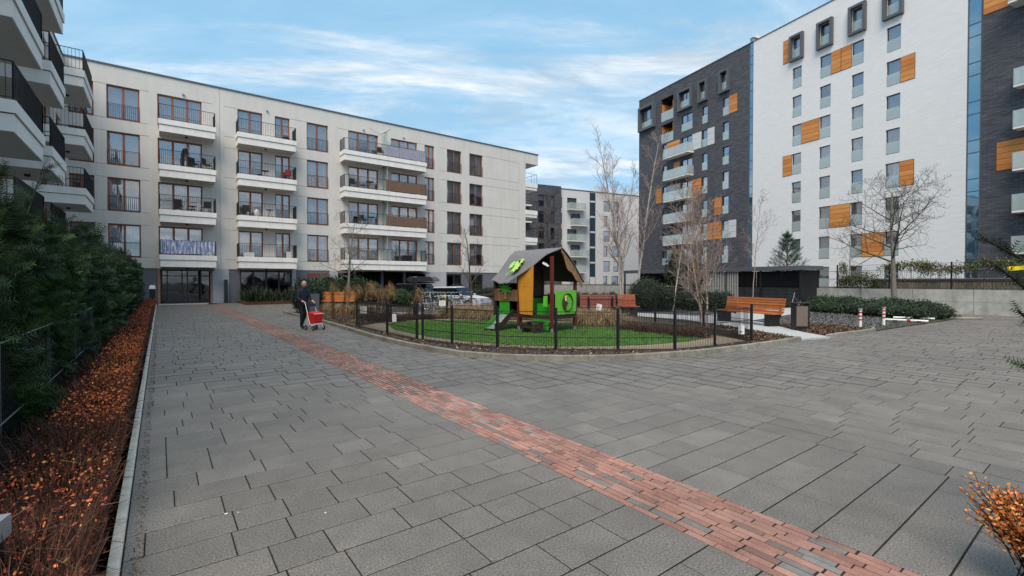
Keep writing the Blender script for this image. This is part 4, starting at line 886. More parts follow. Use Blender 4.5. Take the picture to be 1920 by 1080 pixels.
def spiky(name, label, n, x0, x1, y0, y1, h, m, cat='plant', wd=.035, bl=14, z=.12, group=None):
    rg = random.Random(n + int(x0 * 10))
    root = empty(name, ((x0 + x1) / 2, (y0 + y1) / 2, z), 0, label, cat, group); P = []
    for k in range(n):
        cx, cy = rg.uniform(x0, x1) - (x0 + x1) / 2, rg.uniform(y0, y1) - (y0 + y1) / 2
        for j in range(bl): P.append((cx + rg.gauss(0, .08), cy + rg.gauss(0, .08), 0))
    P = np.array(P); q, own = blades(P, h * (.5 + .6 * RS.rand(len(P))), wd, .55, seg=3, droop=.35); link('leaves', np_mesh('leaves', q, 4, m, RS.rand(len(P))[own]), root); return root
for (a, b, hh, t) in ((4.9, 6.2, 1.4, 'dark upright shrubby plants at the left end of the ground floor bed'), (6.3, 7.8, 1.1, 'spiky dark plants below the wide ground floor window'), (7.9, 9.4, 1.2, 'spiky dark plants right of the wide ground floor window'), (9.6, 11.4, 1.0, 'low spiky plants under the small window with the rust shutter')):
    spiky('bed_plants', t, 26, a, b, 37.4, 40.8, hh, hedgem, wd=.06, bl=16)
hedge_row('dark_shrub', 'row of dark shrubs under the ground floor windows left of the playhouse', (21.5, 39.5), (32, 39.5), 1.2, 1.25, 6000, .12, hedgem, bumps=10, rough=.35)
hedge_row('brown_shrub', 'rust brown low shrubs in front of the cream building end', (19.5, 36.8), (31, 37.2), 1.0, .6, 5000, .10, twigm, bumps=10, rough=.3)

# ornamental grasses
def tuft(label, x, y, r_, h, n, group=None, m=blond, z=.04, name='grass_tuft'):
    root = empty(name, (x, y, z), 0, label, 'ornamental grass', group); P = np.stack([RS.normal(size=n) * r_ * .22, RS.normal(size=n) * r_ * .22, np.zeros(n)], 1)
    q, own = blades(P, h * (.7 + .7 * RS.rand(n)), .011, 1.5, seg=4, droop=.62); link('blades', np_mesh('blades', q, 4, m, RS.rand(n)[own]), root); return root
GB = 'blond ornamental grasses behind the playground'
sp = [(618, 24.5), (640, 23.5), (662, 22.8), (600, 25.5), (690, 22.5), (848, 20.5), (868, 20.2), (888, 19.8), (908, 19.4), (926, 19.0), (858, 21.5), (880, 21.3), (900, 21.0), (920, 20.6), (838, 20.6), (1098, 16.9), (1115, 17.0), (1134, 16.6), (1150, 17.2), (1105, 18.2), (1128, 18.3)]
lab = lambda px: 'mound of dry blond grass by the orange bench with the tied reeds' if px < 700 else ('mound of dry blond grass left of the playhouse' if px < 1000 else 'mound of dry blond grass below the red slatted bench')
for px, d in sp:
    p = at(px, d); tuft(lab(px), p[0], p[1], .55, .62 if px < 700 else .72, 900, group={0: 'blond grasses by the orange bench', 1: 'blond grasses left of the playhouse', 2: 'blond grasses below the red bench'}[0 if px < 700 else (1 if px < 1000 else 2)])
for i, (px, d) in enumerate(((690, 19.5), (712, 18.5), (740, 18.2), (765, 19), (800, 19.5), (720, 20.5), (1210, 14.6), (1240, 14.2), (1275, 13.6), (1305, 13.2), (1180, 15.2))):
    p = at(px, d); tuft('low reddish brown dead perennials outside the fence ' + ('left of the gate' if px < 1000 else 'in front of the garden path'), p[0], p[1], .8, .38, 500, group='dead perennials ' + ('left of the gate' if px < 1000 else 'before the path'), m=twigm, name='dead_perennial')
# tied reed bundles with plumes
RB = [(626, 19.6, 1.42, -.1), (641, 19.2, 1.33, .25), (665, 19.8, 1.38, .1), (683, 18.8, 1.45, .25), (696, 19.8, 1.48, -.05), (706, 19.0, 1.2, .2), (718, 19.2, 1.36, .35), (728, 20.0, 1.5, .05), (760, 18.8, 1.22, .9), (650, 21.5, 1.2, .2)]
for i, (px, d, h, ln) in enumerate(RB):
    p = at(px, d); rg = random.Random(i); ordw = ['leftmost', 'second', 'third', 'fourth', 'fifth', 'sixth', 'seventh', 'eighth', 'strongly leaning', 'short back'][i]
    o = empty('reed_bundle', (p[0], p[1], .04), 0, f'{ordw} tied bundle of tall tan reeds with feathery plumes by the orange bench', 'reeds', 'tied reed bundles by the orange bench'); mb = MB(); tips = []
    lx, ly = ln * .45 * .8, -ln * .45 * .6
    for k in range(14):
        a = rg.uniform(0, 6.28); q = rg.uniform(0, .07); s = Vector((q * 1.5 * math.cos(a), q * 1.5 * math.sin(a), 0)); e = Vector((lx * h + q * math.cos(a) * 1.6, ly * h + q * math.sin(a) * 1.6, h * rg.uniform(.75, .97))); mb.tube([s, s.lerp(e, .5) + Vector((-lx * .12, 0, .0)), e], [.008, .007, .005], 3); tips.append(e)
    mb.build('stems', plumem, o); P = []; rg2 = np.random.RandomState(i); n = 260; T = np.array([tuple(rg.choice(tips)) for _ in range(n)]); T[:, 2] += rg2.normal(size=n) * .08; q, own = blades(T, .12 + .16 * rg2.rand(n), .012, 1.7, rs=rg2, seg=3, droop=1.1, az=rg2.normal(size=n) * .9 - .6); link('plumes', np_mesh('plumes', q, 4, plumem, rg2.rand(n)[own]), o)
    MB().tube([(lx * h * .55, ly * h * .55, h * .56), (lx * h * .58, ly * h * .58, h * .58)], .07, 8).build('tie', plywood, o)

# ---- yew hedge at the left with its wire fence
def yew(name, label, y0, y1, hfun, dens, ln, pairs, wd, shoots=0, core=True, x0=-1.17, cat='hedge', xw=1.4):
    root = empty(name, (0, 0, 0), 0, label, cat); rs_ = np.random.RandomState(int(y0 * 10) + 3); n = int(dens * (y1 - y0) * 2.6)
    y = rs_.uniform(y0, y1, n); H_ = hfun(y); kind = rs_.rand(n); z = rs_.rand(n) ** .85 * H_; bulge = .16 * np.sin(y * 2.1 + z * 1.3) * np.sin(z * 2.7 + y * .9 + 1) + .08 * np.sin(y * 6 + z * 5)
    x = x0 + bulge - rs_.rand(n) ** 1.7 * .5; top = kind < .32; x[top] = x0 - rs_.rand(top.sum()) * xw; z[top] = H_[top] + rs_.normal(size=top.sum()) * .09 - .05 + .1 * np.sin(x[top] * 4 + y[top] * 3)
    P = np.stack([x, y, z], 1); D = rs_.normal(size=(n, 3)) * .6; D[:, 0] += .8; D[:, 2] += .45; D[top, 0] -= .5; D[top, 2] += .9; D = unit(D)
    V, own = needles(P, D, ln, wd, pairs, rs=rs_); lump = .5 + .5 * np.sin(P[:, 1] * 1.7 + 1.1 * P[:, 2]) * np.sin(P[:, 2] * 3.3 + P[:, 1] * .6); tone = np.clip(.55 * lump * (.5 + .5 * rs_.rand(n)) + .3 * rs_.rand(n) ** 2 + .12 * (P[:, 2] / H_), 0, 1); tone[rs_.rand(n) < .03] = .95
    link('foliage', np_mesh('foliage', V, 3, yewm, tone[own]), root)
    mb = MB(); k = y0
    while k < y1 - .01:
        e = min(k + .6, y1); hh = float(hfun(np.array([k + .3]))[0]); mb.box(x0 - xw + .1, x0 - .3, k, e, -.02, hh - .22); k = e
    mb.build('dark_core', yewcore, root)  # solid dark boxes backing the needles
    if shoots:
        mb = MB(); P = []; D = []; L_ = []; rg = random.Random(int(y0))
        for i in range(shoots):
            yy = rg.uniform(y0 + .2, y1 - .2); s = Vector((x0 - rg.uniform(.1, .9), yy, float(hfun(np.array([yy]))[0]) - .35)); e = s + Vector((rg.uniform(-.1, .3), rg.uniform(-.25, .25), rg.uniform(.5, 1.15))); pts = [s, s.lerp(e, .5) + Vector((rg.gauss(0, .04), rg.gauss(0, .05), 0)), e]; mb.tube(pts, [.012, .008, .003], 4)
            ax = (e - s).normalized()
            for t in range(26):
                f_ = t / 25; q = pts[0].lerp(pts[1], f_ * 2) if f_ < .5 else pts[1].lerp(pts[2], f_ * 2 - 1); dd = (ax * .8 + Vector((rg.gauss(0, .6), rg.gauss(0, .6), rg.gauss(0, .35)))).normalized(); P.append(tuple(q)); D.append(tuple(dd)); L_.append(1)
        mb.build('shoots', bark, root, kind='stuff'); P = np.array(P); D = unit(np.array(D)); V, own = needles(P, D, ln * 1.1, wd, pairs, rs=rs_); link('shoot_foliage', np_mesh('shoot_foliage', V, 3, yewm, (rs_.rand(len(P)) * .55)[own]), root)
    return root
hn = lambda y: 2.0 + .22 * np.sin(y * 1.9) + .12 * np.sin(y * 4.7 + 1)
hf = lambda y: 2.10 + .07 * np.sin(y * 1.3) + .05 * np.sin(y * 3.1) + .013 * (y - 12)
yew('yew_bush', 'big overgrown dark yew with upright shoots filling the left foreground', 3.6, 8.2, hn, 1150, .19, 9, .012, shoots=34)
yew('yew_bush', 'second overgrown yew where the clipped hedge begins', 8.2, 12.5, lambda y: 1.88 + .13 * np.sin(y * 2.3) + .02 * (y - 8.2), 760, .22, 8, .018, shoots=22)
yew('yew_hedge', 'clipped green yew hedge running back to the cream building', 12.5, 37.6, hf, 230, .30, 7, .032, shoots=26)
# wire fence within the yew
fe = empty('hedge_fence', (-1.07, 0, .14), 0, 'thin dark wire fence running in front of the left yew hedge', 'fence')
for k in range(18): MB().box(-.012, .012, -.012, .012, 0, 1.0).build('fence_post', mat('dull wire', (.07, .075, .075), .6), fe, (.06, 1.2 + k * 2.05, 0))
for z in (.35, .98): MB().box(.075, .083, .6, 36.5, z, z + .008).build('fence_wire', mat('pale wire', (.22, .23, .23), .5), fe)
mb = MB(); y = 1.0
while y < 16: mb.box(.05, .056, y, y + .006, 0, .95); y += .06
mb.build('wire_infill', iron, fe)

# ---- low brown hedge with orange leaves
def brown_hedge():
    root = empty('beech_hedge', (0, 0, 0), 0, 'low rust brown twiggy hedge with scattered orange leaves beside the pale kerb', 'hedge'); rs_ = np.random.RandomState(21); P = []; 
    n = 26000; u = rs_.rand(n); y = 1.0 + 37.5 * u ** 2.1; x = -.76 + .44 * rs_.rand(n); H_ = (.34 + .16 * rs_.rand(n) ** 1.5) * (1 + .12 * np.sin(y * 3)); w = .0035 + .0009 * np.minimum(y, 16)
    base = np.stack([x * .93 - .04, y, np.zeros(n)], 1); a = rs_.rand(n) * 6.28; out = rs_.rand(n) * .26 + .02; top = base + np.stack([np.cos(a) * out + (x + .52) * .5, np.sin(a) * out, H_], 1); top[:, 0] = np.minimum(top[:, 0], -.30 + .05 * rs_.rand(n) + .07 * (rs_.rand(n) < .12)); mid = (base + top) / 2 + rs_.normal(size=(n, 3)) * .02; mid[:, 2] += .03
    s = np.stack([-np.sin(a * 1.7), np.cos(a * 1.7), 0 * a], 1) * w[:, None] * .5
    q = np.concatenate([np.stack([base - s, base + s, mid + s, mid - s], 1), np.stack([mid - s, mid + s, top + s * .4, top - s * .4], 1)]); t = np.tile(np.clip(rs_.rand(n) * .9 + .1 * (H_ > .4), 0, 1), 2)
    link('twigs', np_mesh('twigs', q, 4, twigm, t), root)
    # side twiglets
    m_ = 46000; i = rs_.randint(0, n, m_); f_ = (.3 + .7 * rs_.rand(m_))[:, None]; p0 = base[i] * (1 - f_) + top[i] * f_; d = unit(rs_.normal(size=(m_, 3)) + np.array([.2, 0, .2])); l_ = (.06 + .13 * rs_.rand(m_))[:, None]; s = unit(np.cross(d, rand_dirs(m_, rs_))) * (w[i] * .35)[:, None]
    link('twiglets', np_mesh('twiglets', np.stack([p0 - s, p0 + s, p0 + d * l_], 1), 3, twigm, rs_.rand(m_)), root)
    # leaves: denser in the middle distance, on the path side and top
    m_ = 18200; y = np.concatenate([1.2 + 3.8 * rs_.rand(700), 5 + 8 * rs_.rand(8500), 13 + 25 * rs_.rand(9000)]); x = -.76 + .49 * rs_.rand(m_) ** .8; z = .26 + .24 * rs_.rand(m_) ** .8; sz = .020 + .0011 * np.maximum(0, y - 4)
    P = np.stack([x, y, z], 1); a = rand_dirs(m_, rs_); b = unit(np.cross(a, rand_dirs(m_, rs_))); s = (sz * (.6 + .9 * rs_.rand(m_)))[:, None]
    t = rs_.rand(m_) * np.where(y > 15, .38, np.where(y < 5, .95, .72)) + np.where((y > 6) & (y < 12), .12, 0)
    link('leaves', np_mesh('leaves', np.stack([P, P + a * s * .5 + b * s * .3, P + a * s, P + a * s * .5 - b * s * .3], 1), 4, leafm, np.clip(t, 0, 1)), root)
    m_ = 9000; y = 1.2 + 7 * rs_.rand(m_) ** 1.2; P = np.stack([-.78 + .53 * rs_.rand(m_), y, .08 + .38 * rs_.rand(m_) ** .7], 1); link('dry_leaves', np_mesh('dry_leaves', leaves(P, .017, rs_), 4, leafm, rs_.rand(m_) ** 1.6 * .42), root)
    MB().box(-.70, -.40, -1, 38, 0, .2, taper=.08).build('dark_core', mat('dark twig core', (.018, .009, .006), .95, .5, 30, .8, 60), root)
brown_hedge()
def spirea(label, cx, cy, z0, n, h, seed, lean=(0, 0)):
    root = empty('spirea_shrub', (cx, cy, z0), 0, label, 'shrub'); rg = random.Random(seed); mb = MB(); P = []
    for k in range(n):
        a = rg.uniform(0, 6.28); o_ = rg.uniform(.1, .75) * h; s = Vector((rg.gauss(0, .06), rg.gauss(0, .06), 0)); e = Vector((math.cos(a) * o_ + lean[0], math.sin(a) * o_ + lean[1], h * rg.uniform(.6, 1))); mdp = s.lerp(e, .5) + Vector((0, 0, .05)); mb.tube([s, mdp, e], [.004, .003, .0015], 4)
        for j in range(3): f_ = rg.uniform(.45, .9); q = s.lerp(e, f_) + Vector((0, 0, .03)); e2 = q + Vector((rg.gauss(0, .05), rg.gauss(0, .05), rg.uniform(.03, .1))); mb.tube([q, e2], [.0022, .001], 3); P += [tuple(q.lerp(e2, .3 + .7 * t / 5)) for t in range(6)]
        P += [tuple(s.lerp(e, .4 + .6 * t / 12) + Vector((0, 0, .03 * (1 - t / 12)))) for t in range(13)]
    mb.build('stems', twigm, root); P = np.array(P) + RS.normal(size=(len(P), 3)) * .006; link('leaves', np_mesh('leaves', leaves(P, .021), 4, leafm, np.clip(.45 + .55 * RS.rand(len(P)), 0, 1)), root)
spirea('orange leaved spirea shrub in the bottom right corner', 3.60, .2, 0, 360, .50, 3)
# dark conifer reaching in from the right edge, with a yellow tag
def conifer():
    root = empty('yew_tree', (4.1, .05, 0), 0, 'near black conifer branches reaching in at the right edge', 'conifer'); mb = MB(); mb.tube([(0, 0, 0), (0, 0, 1.2), (.05, -.03, 2.2)], [.035, .025, .01], 6); P = []; D = []
    ends = [((-.58, .435, 1.82), (-.02, .0, 1.50)), ((-.54, .405, 1.69), (0, 0, 1.22)), ((-.43, .33, 1.44), (0, 0, 1.02)), ((-.42, .31, 1.16), (0, 0, .8))]
    for k in range(26):
        a = -2.5 + (k % 13) * .27; z = .5 + k * .062; r_ = .55 - .012 * k; ends.append(((math.cos(a) * r_, math.sin(a) * r_, z + .18), (0, 0, z - .05)))
    for e, s in ends:
        s = Vector(s); e = Vector(e); mid = s.lerp(e, .5) + Vector((0, 0, -.03)); mb.tube([s, mid, e], [.014, .010, .006], 5)
        for t in range(60): f_ = t / 59; q = s.lerp(mid, f_ * 2) if f_ < .5 else mid.lerp(e, f_ * 2 - 1); P.append(tuple(q)); D.append(tuple(((e - s).normalized() * .6 + Vector((rnd.gauss(0, .5), rnd.gauss(0, .5), rnd.gauss(.1, .5)))).normalized()))
    mb.build('trunk', mat('black bark', (.02, .016, .013), .9), root); n = len(P); V, own = needles(np.array(P), unit(np.array(D)), .075, .007, 5, spread=1.1); link('needles', np_mesh('needles', V, 3, yewm, (RS.rand(n) * .25)[own]), root)
conifer()
sheet([(3.5, -1.4), (5.2, -1.4), (5.2, .25), (3.62, .25)], .006, 'corner_bed', soil, kind='structure')
o = MB().box(-.05, .08, -.004, .004, -.011, .011).add([(-.05 + .004 * math.cos(a) + .012, -.006, .005 * math.sin(a)) for a in [k * .785 for k in range(8)]], [tuple(range(8))], 1).build('plant_tag', [yellow, iron], None, (3.655, .385, 1.672), (0, R(-4), math.atan2(-.6, .8)))
tag(o, 'small yellow plastic tag tied in the dark conifer branch at the right edge', 'tag')

# ================================================================== PLAYGROUND FENCE
pf = empty('playground_fence', (0, 0, 0), 0, 'low black mesh fence with square posts curving round the playground lawn', 'fence')
pm = MB().box(-.024, .024, -.024, .024, 0, 1.0).box(-.028, .028, -.028, .028, 1.0, 1.012).mesh('fence_post', iron)
for (x, y) in FENCE: link('fence_post', pm, pf, (x, y, 0))
def meshpanel(L_, h=.92, cell=.055, gate=False):
    mb = MB(); x = .05
    while x < L_ - .03: mb.box(x - .003, x + .003, -.003, .003, .06, h); x += cell
    for z in (.07, .33, .6, h - .02): mb.box(.03, L_ - .03, -.007, .007, z, z + .016)
    mb.box(.03, L_ - .03, -.012, .012, .05, .065)
    if gate: mb.box(.03, L_ - .03, -.015, .015, h - .03, h).box(.04, .07, -.015, .015, .05, h).box(L_ - .07, L_ - .04, -.015, .015, .05, h)
    return mb.mesh('mesh_panel', iron)
nF = len(FENCE)
for i in range(nF):
    a = Vector(FENCE[i]); b = Vector(FENCE[(i + 1) % nF]); L_ = (b - a).length
    if L_ < .4: continue
    link('mesh_panel', meshpanel(L_, .93, gate=i in (1, 13)), pf, (a.x, a.y, 0), (0, 0, math.atan2((b - a).y, (b - a).x)))
mb = MB()
for i in list(range(0, 11)):      # concrete base strip under the front of the fence
    a = Vector(FENCE[i]); b = Vector(FENCE[i + 1]); t = (b - a).normalized(); n_ = Vector((-t.y, t.x)) * .04
    mb.prism([(a.x - n_.x, a.y - n_.y), (b.x - n_.x, b.y - n_.y), (b.x + n_.x, b.y + n_.y), (a.x + n_.x, a.y + n_.y)], .02, .072 + .001 * (i % 2))
mb.build('base_strip', sleeper, pf)
def sign(x, y, z, w, h, ang, label, tilt=0):
    o = MB().box(-w / 2, w / 2, -.004, .004, -h / 2, h / 2).build('notice_sign', white, None, (x, y, z), (0, tilt, ang)); mb = MB(); k = h / 2 - .03
    while k > -h / 2 + .02: mb.box(-w * .38, w * .38 * rnd.uniform(.3, 1), -.006, -.0045, k, k + .006); k -= .022
    mb.build('print', mat('faint print', (.35, .35, .38), .7), o); tag(o, label, 'sign'); return o
fa = -YAW
sign(5.64, 16.1, .62, .22, .24, fa, 'square white notice at the far left end of the playground fence')
sign(5.42, 12.9, .55, .12, .22, fa, 'narrow upright white notice left of the fence gate'); sign(9.2, 17.0, .72, .26, .22, fa, 'white notice on the back of the fence before the bicycles')
sign(13.45, 12.38, .62, .2, .24, fa, 'tilted white notice on the back gate right of the playhouse', .2); sign(11.75, 6.0 + .0, .38, .15, .22, fa, 'small white notice low on the fence in front of the big orange bench')
# timber sleeper edging beside the right end of the fence
mb = MB(); a = Vector((13.0, 11.2)); b = Vector((12.7, 6.4))
tag(MB().prism([(12.95, 11.3), (13.1, 11.3), (13.35, 8.2), (12.62, 6.35), (12.5, 6.42), (13.18, 8.22)], .03, .24).build('sleeper_edging', sleeper), 'dark timber edging between the lawn and the mulch bed', 'edging')

# ================================================================== PLAYHOUSE
PH = empty('playhouse', (0, 0, .05), 0, 'green and orange timber playhouse on stilts with a grey wavy roof on the lawn', 'playhouse')
A = Vector((9.49, 10.64)); Bp = Vector((10.7, 10.88)); Cc = Vector((9.24, 11.95)); Dd = Vector((10.45, 12.2)); E2 = Vector((8.98, 12.9)); E3 = Vector((10.2, 13.1))
def post(p, z0, z1, m, w=.043, nm='post'): return MB().box(-w, w, -w, w, z0, z1).build(nm, m, PH, (p.x, p.y, 0), (0, 0, R(11)))
for p, zt, m in ((A, 2.32, redpost), (Bp, 1.72, redpost), (Cc, 2.0, redpost), (Dd, 1.9, darkwood), (E2, 1.55, darkwood), (E3, 1.6, darkwood)): post(p, .14, zt, m); MB().box(-.03, .03, -.03, .03, -.02, .14).build('post_foot', steel, PH, (p.x, p.y, 0), (0, 0, R(11)))
def board(p, q, z0, z1, m, nm, t=.02, off=0, poly=None, parent=None):
    p = Vector(p); q = Vector(q); L_ = (q - p).length; ang = math.atan2((q - p).y, (q - p).x); nrm = Vector((math.sin(ang), -math.cos(ang)))
    mb = MB(); mb.prism_y(poly if poly else [(0, z0), (L_, z0), (L_, z1), (0, z1)], -t / 2, t / 2)
    return mb.build(nm, m, parent or PH, (p.x + nrm.x * off, p.y + nrm.y * off, 0), (0, 0, ang))
# front green panel with ring
L_ = (Bp - A).length
fp = board(A, Bp, .5, 1.12, lime, 'play_panel', .024, .06, poly=[(.10, .54), (.10, 1.25), (1.20, 1.27), (1.18, .64), (1.10, .53)])
ring = MB(); cx, cz = .70, .90
pts = [(cx + .27 * math.cos(a), -.03, cz + .27 * 1.0 * math.sin(a)) for a in [k * math.pi / 12 for k in range(25)]]; ring.tube(pts, .022, 6, cap=False); ring.build('ring', mat('dark green rubber', (.02, .07, .02), .6), PH, (A.x + .06 * math.sin(R(11)), A.y - .06, 0), (0, 0, R(11.2)))
fg = MB(); fg.M = Matrix.Translation((0, 0, .10)); fg.prism_y([(.50, .60), (.56, .56), (.62, .60), (.60, .72), (.64, .80), (.62, .90), (.56, .96), (.49, .90), (.46, .76)], -.05, -.02, 0).prism_y([(.53, .86), (.58, .84), (.61, .90), (.57, .95), (.53, .93)], -.056, -.05, 1).prism_y([(.50, .96), (.54, .945), (.60, .965), (.66, 1.0), (.62, 1.03), (.55, 1.01)], -.05, -.02, 2).prism_y([(.62, .74), (.72, .77), (.68, .80), (.62, .79)], -.045, -.02, 3)
fg.build('play_figure', [mat('maroon paint', (.10, .012, .015), .5), white, yellow, darkwood], PH, (A.x + .06 * math.sin(R(11)), A.y - .06, 0), (0, 0, R(11.2)))
board(A, Bp, .40, .52, darkwood, 'beam', .08, .0); board(A, Cc, .40, .50, darkwood, 'beam', .08); board(Cc, E2, .40, .5, darkwood, 'beam', .08); board(Bp, Dd, .4, .5, darkwood, 'beam', .08)
sheetm = MB().prism([tuple(A), tuple(Bp), tuple(Dd), tuple(E3), tuple(E2), tuple(Cc)], .47, .51).build('deck', darkwood, PH)
board(Bp, Dd, .5, 1.1, darkwood, 'side_wall', .02); board(Dd, E3, .5, 2.0, darkwood, 'back_shade_wall', .02); board(E2, E3, .5, 1.5, darkwood, 'back_shade_wall', .02); board(Cc, Dd, 1.05, 2.25, darkwood, 'inner_shade_wall', .02)  # dark walls added to give the open inside its shade
mbk = board(Cc, Dd, .5, 1.0, midgreen, 'inner_panel', .02)
# ochre tall board on the left front, next to post C
LA = (A - Cc).length
board(Cc, A, 0, 0, ochre, 'tall_board', .025, .06, poly=[(.10, .52), (.62, .50), (.64, 1.2), (.66, 2.05), (.30, 1.92), (.02, 1.70)])
board(Cc, A, 0, 0, mat('ochre seam', (.30, .13, .015), .6), 'board_seam', .027, .0605, poly=[(.07, 1.38), (.64, 1.38), (.64, 1.39), (.07, 1.39)])
board(Cc, A, 0, 0, lime, 'door_frame_board', .03, .03, poly=[(1.02, .80), (1.18, .78), (1.18, 1.12), (1.04, 1.10)])
board(Cc, A, 0, 0, midgreen, 'low_panel', .02, .03, poly=[(.62, .06), (1.24, .06), (1.24, .42), (.62, .42)])
board(Cc, A, 0, 0, midgreen, 'low_panel', .02, -.2, poly=[(.6, .5), (1.2, .5), (1.2, .86), (.6, .86)])
for k, (zz, off) in enumerate(((.30, .28), (.15, .5))):
    board(Cc, A, 0, 0, darkwood, 'step', .22, off, poly=[(.66, zz), (1.2, zz), (1.2, zz + .035), (.66, zz + .035)])
for s in (.68, 1.15): q = Cc.lerp(A, s / LA) + Vector((-.98, -.19)) * .42; MB().box(-.025, .025, -.2, .2, .0, .3).build('step_support', darkwood, PH, (q.x, q.y, 0), (0, 0, R(101)))
# palisade on the left extension with the palm plaque
LE = (Cc - E2).length
for k in range(7): w_ = LE / 7; board(E2, Cc, 0, 0, midwood, 'palisade_board', .025, .05, poly=[(k * w_ + .008, .92), ((k + 1) * w_ - .008, .92), ((k + 1) * w_ - .008, 1.32 + .04 * math.sin(k * 2)), (k * w_ + .008, 1.30 + .04 * math.sin(k * 2))])
def frond(cx, cz, s, seed):
    rg = random.Random(seed); pol = []; n = 18
    for k in range(n): a = 2 * math.pi * k / n; r_ = s * (1 if k % 2 == 0 else .45) * rg.uniform(.8, 1.15); pol.append((cx + r_ * math.cos(a), cz + r_ * .75 * math.sin(a)))
    return pol
board(E2, Cc, 0, 0, mat('leaf green board', (.06, .36, .04), .5), 'palm_cutout', .02, .09, poly=frond(LE * .5, 1.34, .30, 4)); board(E2, Cc, 0, 0, plywood, 'palm_trunk', .02, .088, poly=[(LE * .5 - .04, .98), (LE * .5 + .03, .98), (LE * .5 + .04, 1.25), (LE * .5 - .02, 1.25)])
# slide leaving the left extension toward -x
sl = MB(); s0 = E2.lerp(Cc, .55); dv = Vector((-.97, -.22)).normalized(); sd = Vector((-dv.y, dv.x)); w_ = .24
prof = [(0, .50), (.12, .47), (.6, .12), (.78, .08), (.9, .08)]
for (a0, z0), (a1, z1) in zip(prof, prof[1:]):
    p0 = s0 + dv * a0; p1 = s0 + dv * a1; sl.add([(p0.x - sd.x * w_, p0.y - sd.y * w_, z0), (p0.x + sd.x * w_, p0.y + sd.y * w_, z0), (p1.x + sd.x * w_, p1.y + sd.y * w_, z1), (p1.x - sd.x * w_, p1.y - sd.y * w_, z1)], [(0, 1, 2, 3)])
sl.build('slide_chute', steel, PH)
for sg in (-1, 1):
    m2 = MB(); P_ = [(a, z + .16) for a, z in prof] + [(a, z - .05) for a, z in prof[::-1]]
    o = s0 + sd * w_ * sg; m2.prism_y(P_, -.015, .015); m2.build('slide_side', darkwood if sg > 0 else midgreen, PH, (o.x, o.y, 0), (0, 0, math.atan2(dv.y, dv.x)))
board(E2, Cc, 0, 0, midgreen, 'slide_gate_board', .02, .02, poly=[(.2, .52), (.62, .52), (.62, .92), (.2, .92)])
# roof: wavy sheets
R1 = Vector((9.85, 10.55, 2.60)); R2 = Vector((9.78, 12.85, 2.60)); Ea = Vector((8.86, 12.05, 1.52)); Eb = Vector((8.88, 13.05, 1.56)); Fa = Vector((11.0, 10.75, 1.56)); Fb = Vector((10.95, 12.9, 1.6))
def wavy(P00, P01, P10, P11, nm, m, m2, amp=.045, n=14, wave_edge=0):
    vs = []; fs = []; g_ = n + 1
    for i in range(g_):
        for j in range(g_):
            s, t = i / n, j / n       # s: ridge to eave, t: near to far
            p = P00.lerp(P01, t).lerp(P10.lerp(P11, t), s)
            p = p + Vector((0, 0, amp * math.sin(s * 5.6 + t * 1.3) * (s > 0) * min(1, s * 4) + .05 * math.sin(math.pi * s)))
            if wave_edge: p.y += wave_edge * math.sin(s * 9) * (1 - t) * .6; p.z += .03 * math.sin(t * 9 + 1) * s
            vs.append(p)
    vs2 = [v - Vector((0, 0, .028)) for v in vs]; k = len(vs); allv = [tuple(v) for v in vs + vs2]
    mi = []
    for i in range(n):
        for j in range(n): a = i * g_ + j; fs.append((a, a + 1, a + g_ + 1, a + g_)); mi.append(0); fs.append((k + a, k + a + g_, k + a + g_ + 1, k + a + 1)); mi.append(1)
    for i in range(n):
        for (a, b) in ((i * g_, (i + 1) * g_), ((i + 1) * g_ + n, i * g_ + n), (i + 1, i), (n * g_ + i, n * g_ + i + 1)): fs.append((a, b, b + k, a + k)); mi.append(0)
    me = bpy.data.meshes.new(nm); me.from_pydata(allv, [], fs); me.materials.append(m); me.materials.append(m2); me.polygons.foreach_set('material_index', mi); me.update(); return link(nm, me, PH)
wavy(R1, R2, Ea, Eb, 'roof_sheet', roofg, darkwood, .05, 16, .12); wavy(R1, R2, Fa, Fb, 'roof_sheet', roofg, darkwood, .02, 14)  # right slope's underside coloured dark to paint in the shade beneath
# gable fascia with a wavy lower edge, under the right slope
dvv = (Fa - R1); Lh = math.hypot(dvv.x, dvv.y); pol = [(.0, 2.56), (.08, 2.50)] ; top = []; low = []
for k in range(13): t = k / 12; top.append((t * Lh * .97, 2.54 - t * (2.54 - 1.60) + .03 * math.sin(math.pi * t))); low.append((t * Lh * .93 + .0, 2.54 - .36 * min(1, t * 3 + .25) - t * .80 + .035 * math.sin(t * 16)))
MB().prism_y([(x, z) for x, z in top] + [(x, z) for x, z in low[::-1]], -.012, .012).build('gable_board', plywood, PH, (R1.x, R1.y + .05, 0), (0, 0, math.atan2(dvv.y, dvv.x)))
for k in range(6): t = .08 + k * .15; MB().box(-.006, .006, -.016, -.012, -.12, 0).build('board_groove', darkwood, PH, (R1.x + dvv.x * t, R1.y + .05 + dvv.y * t, 2.50 - t * .94))
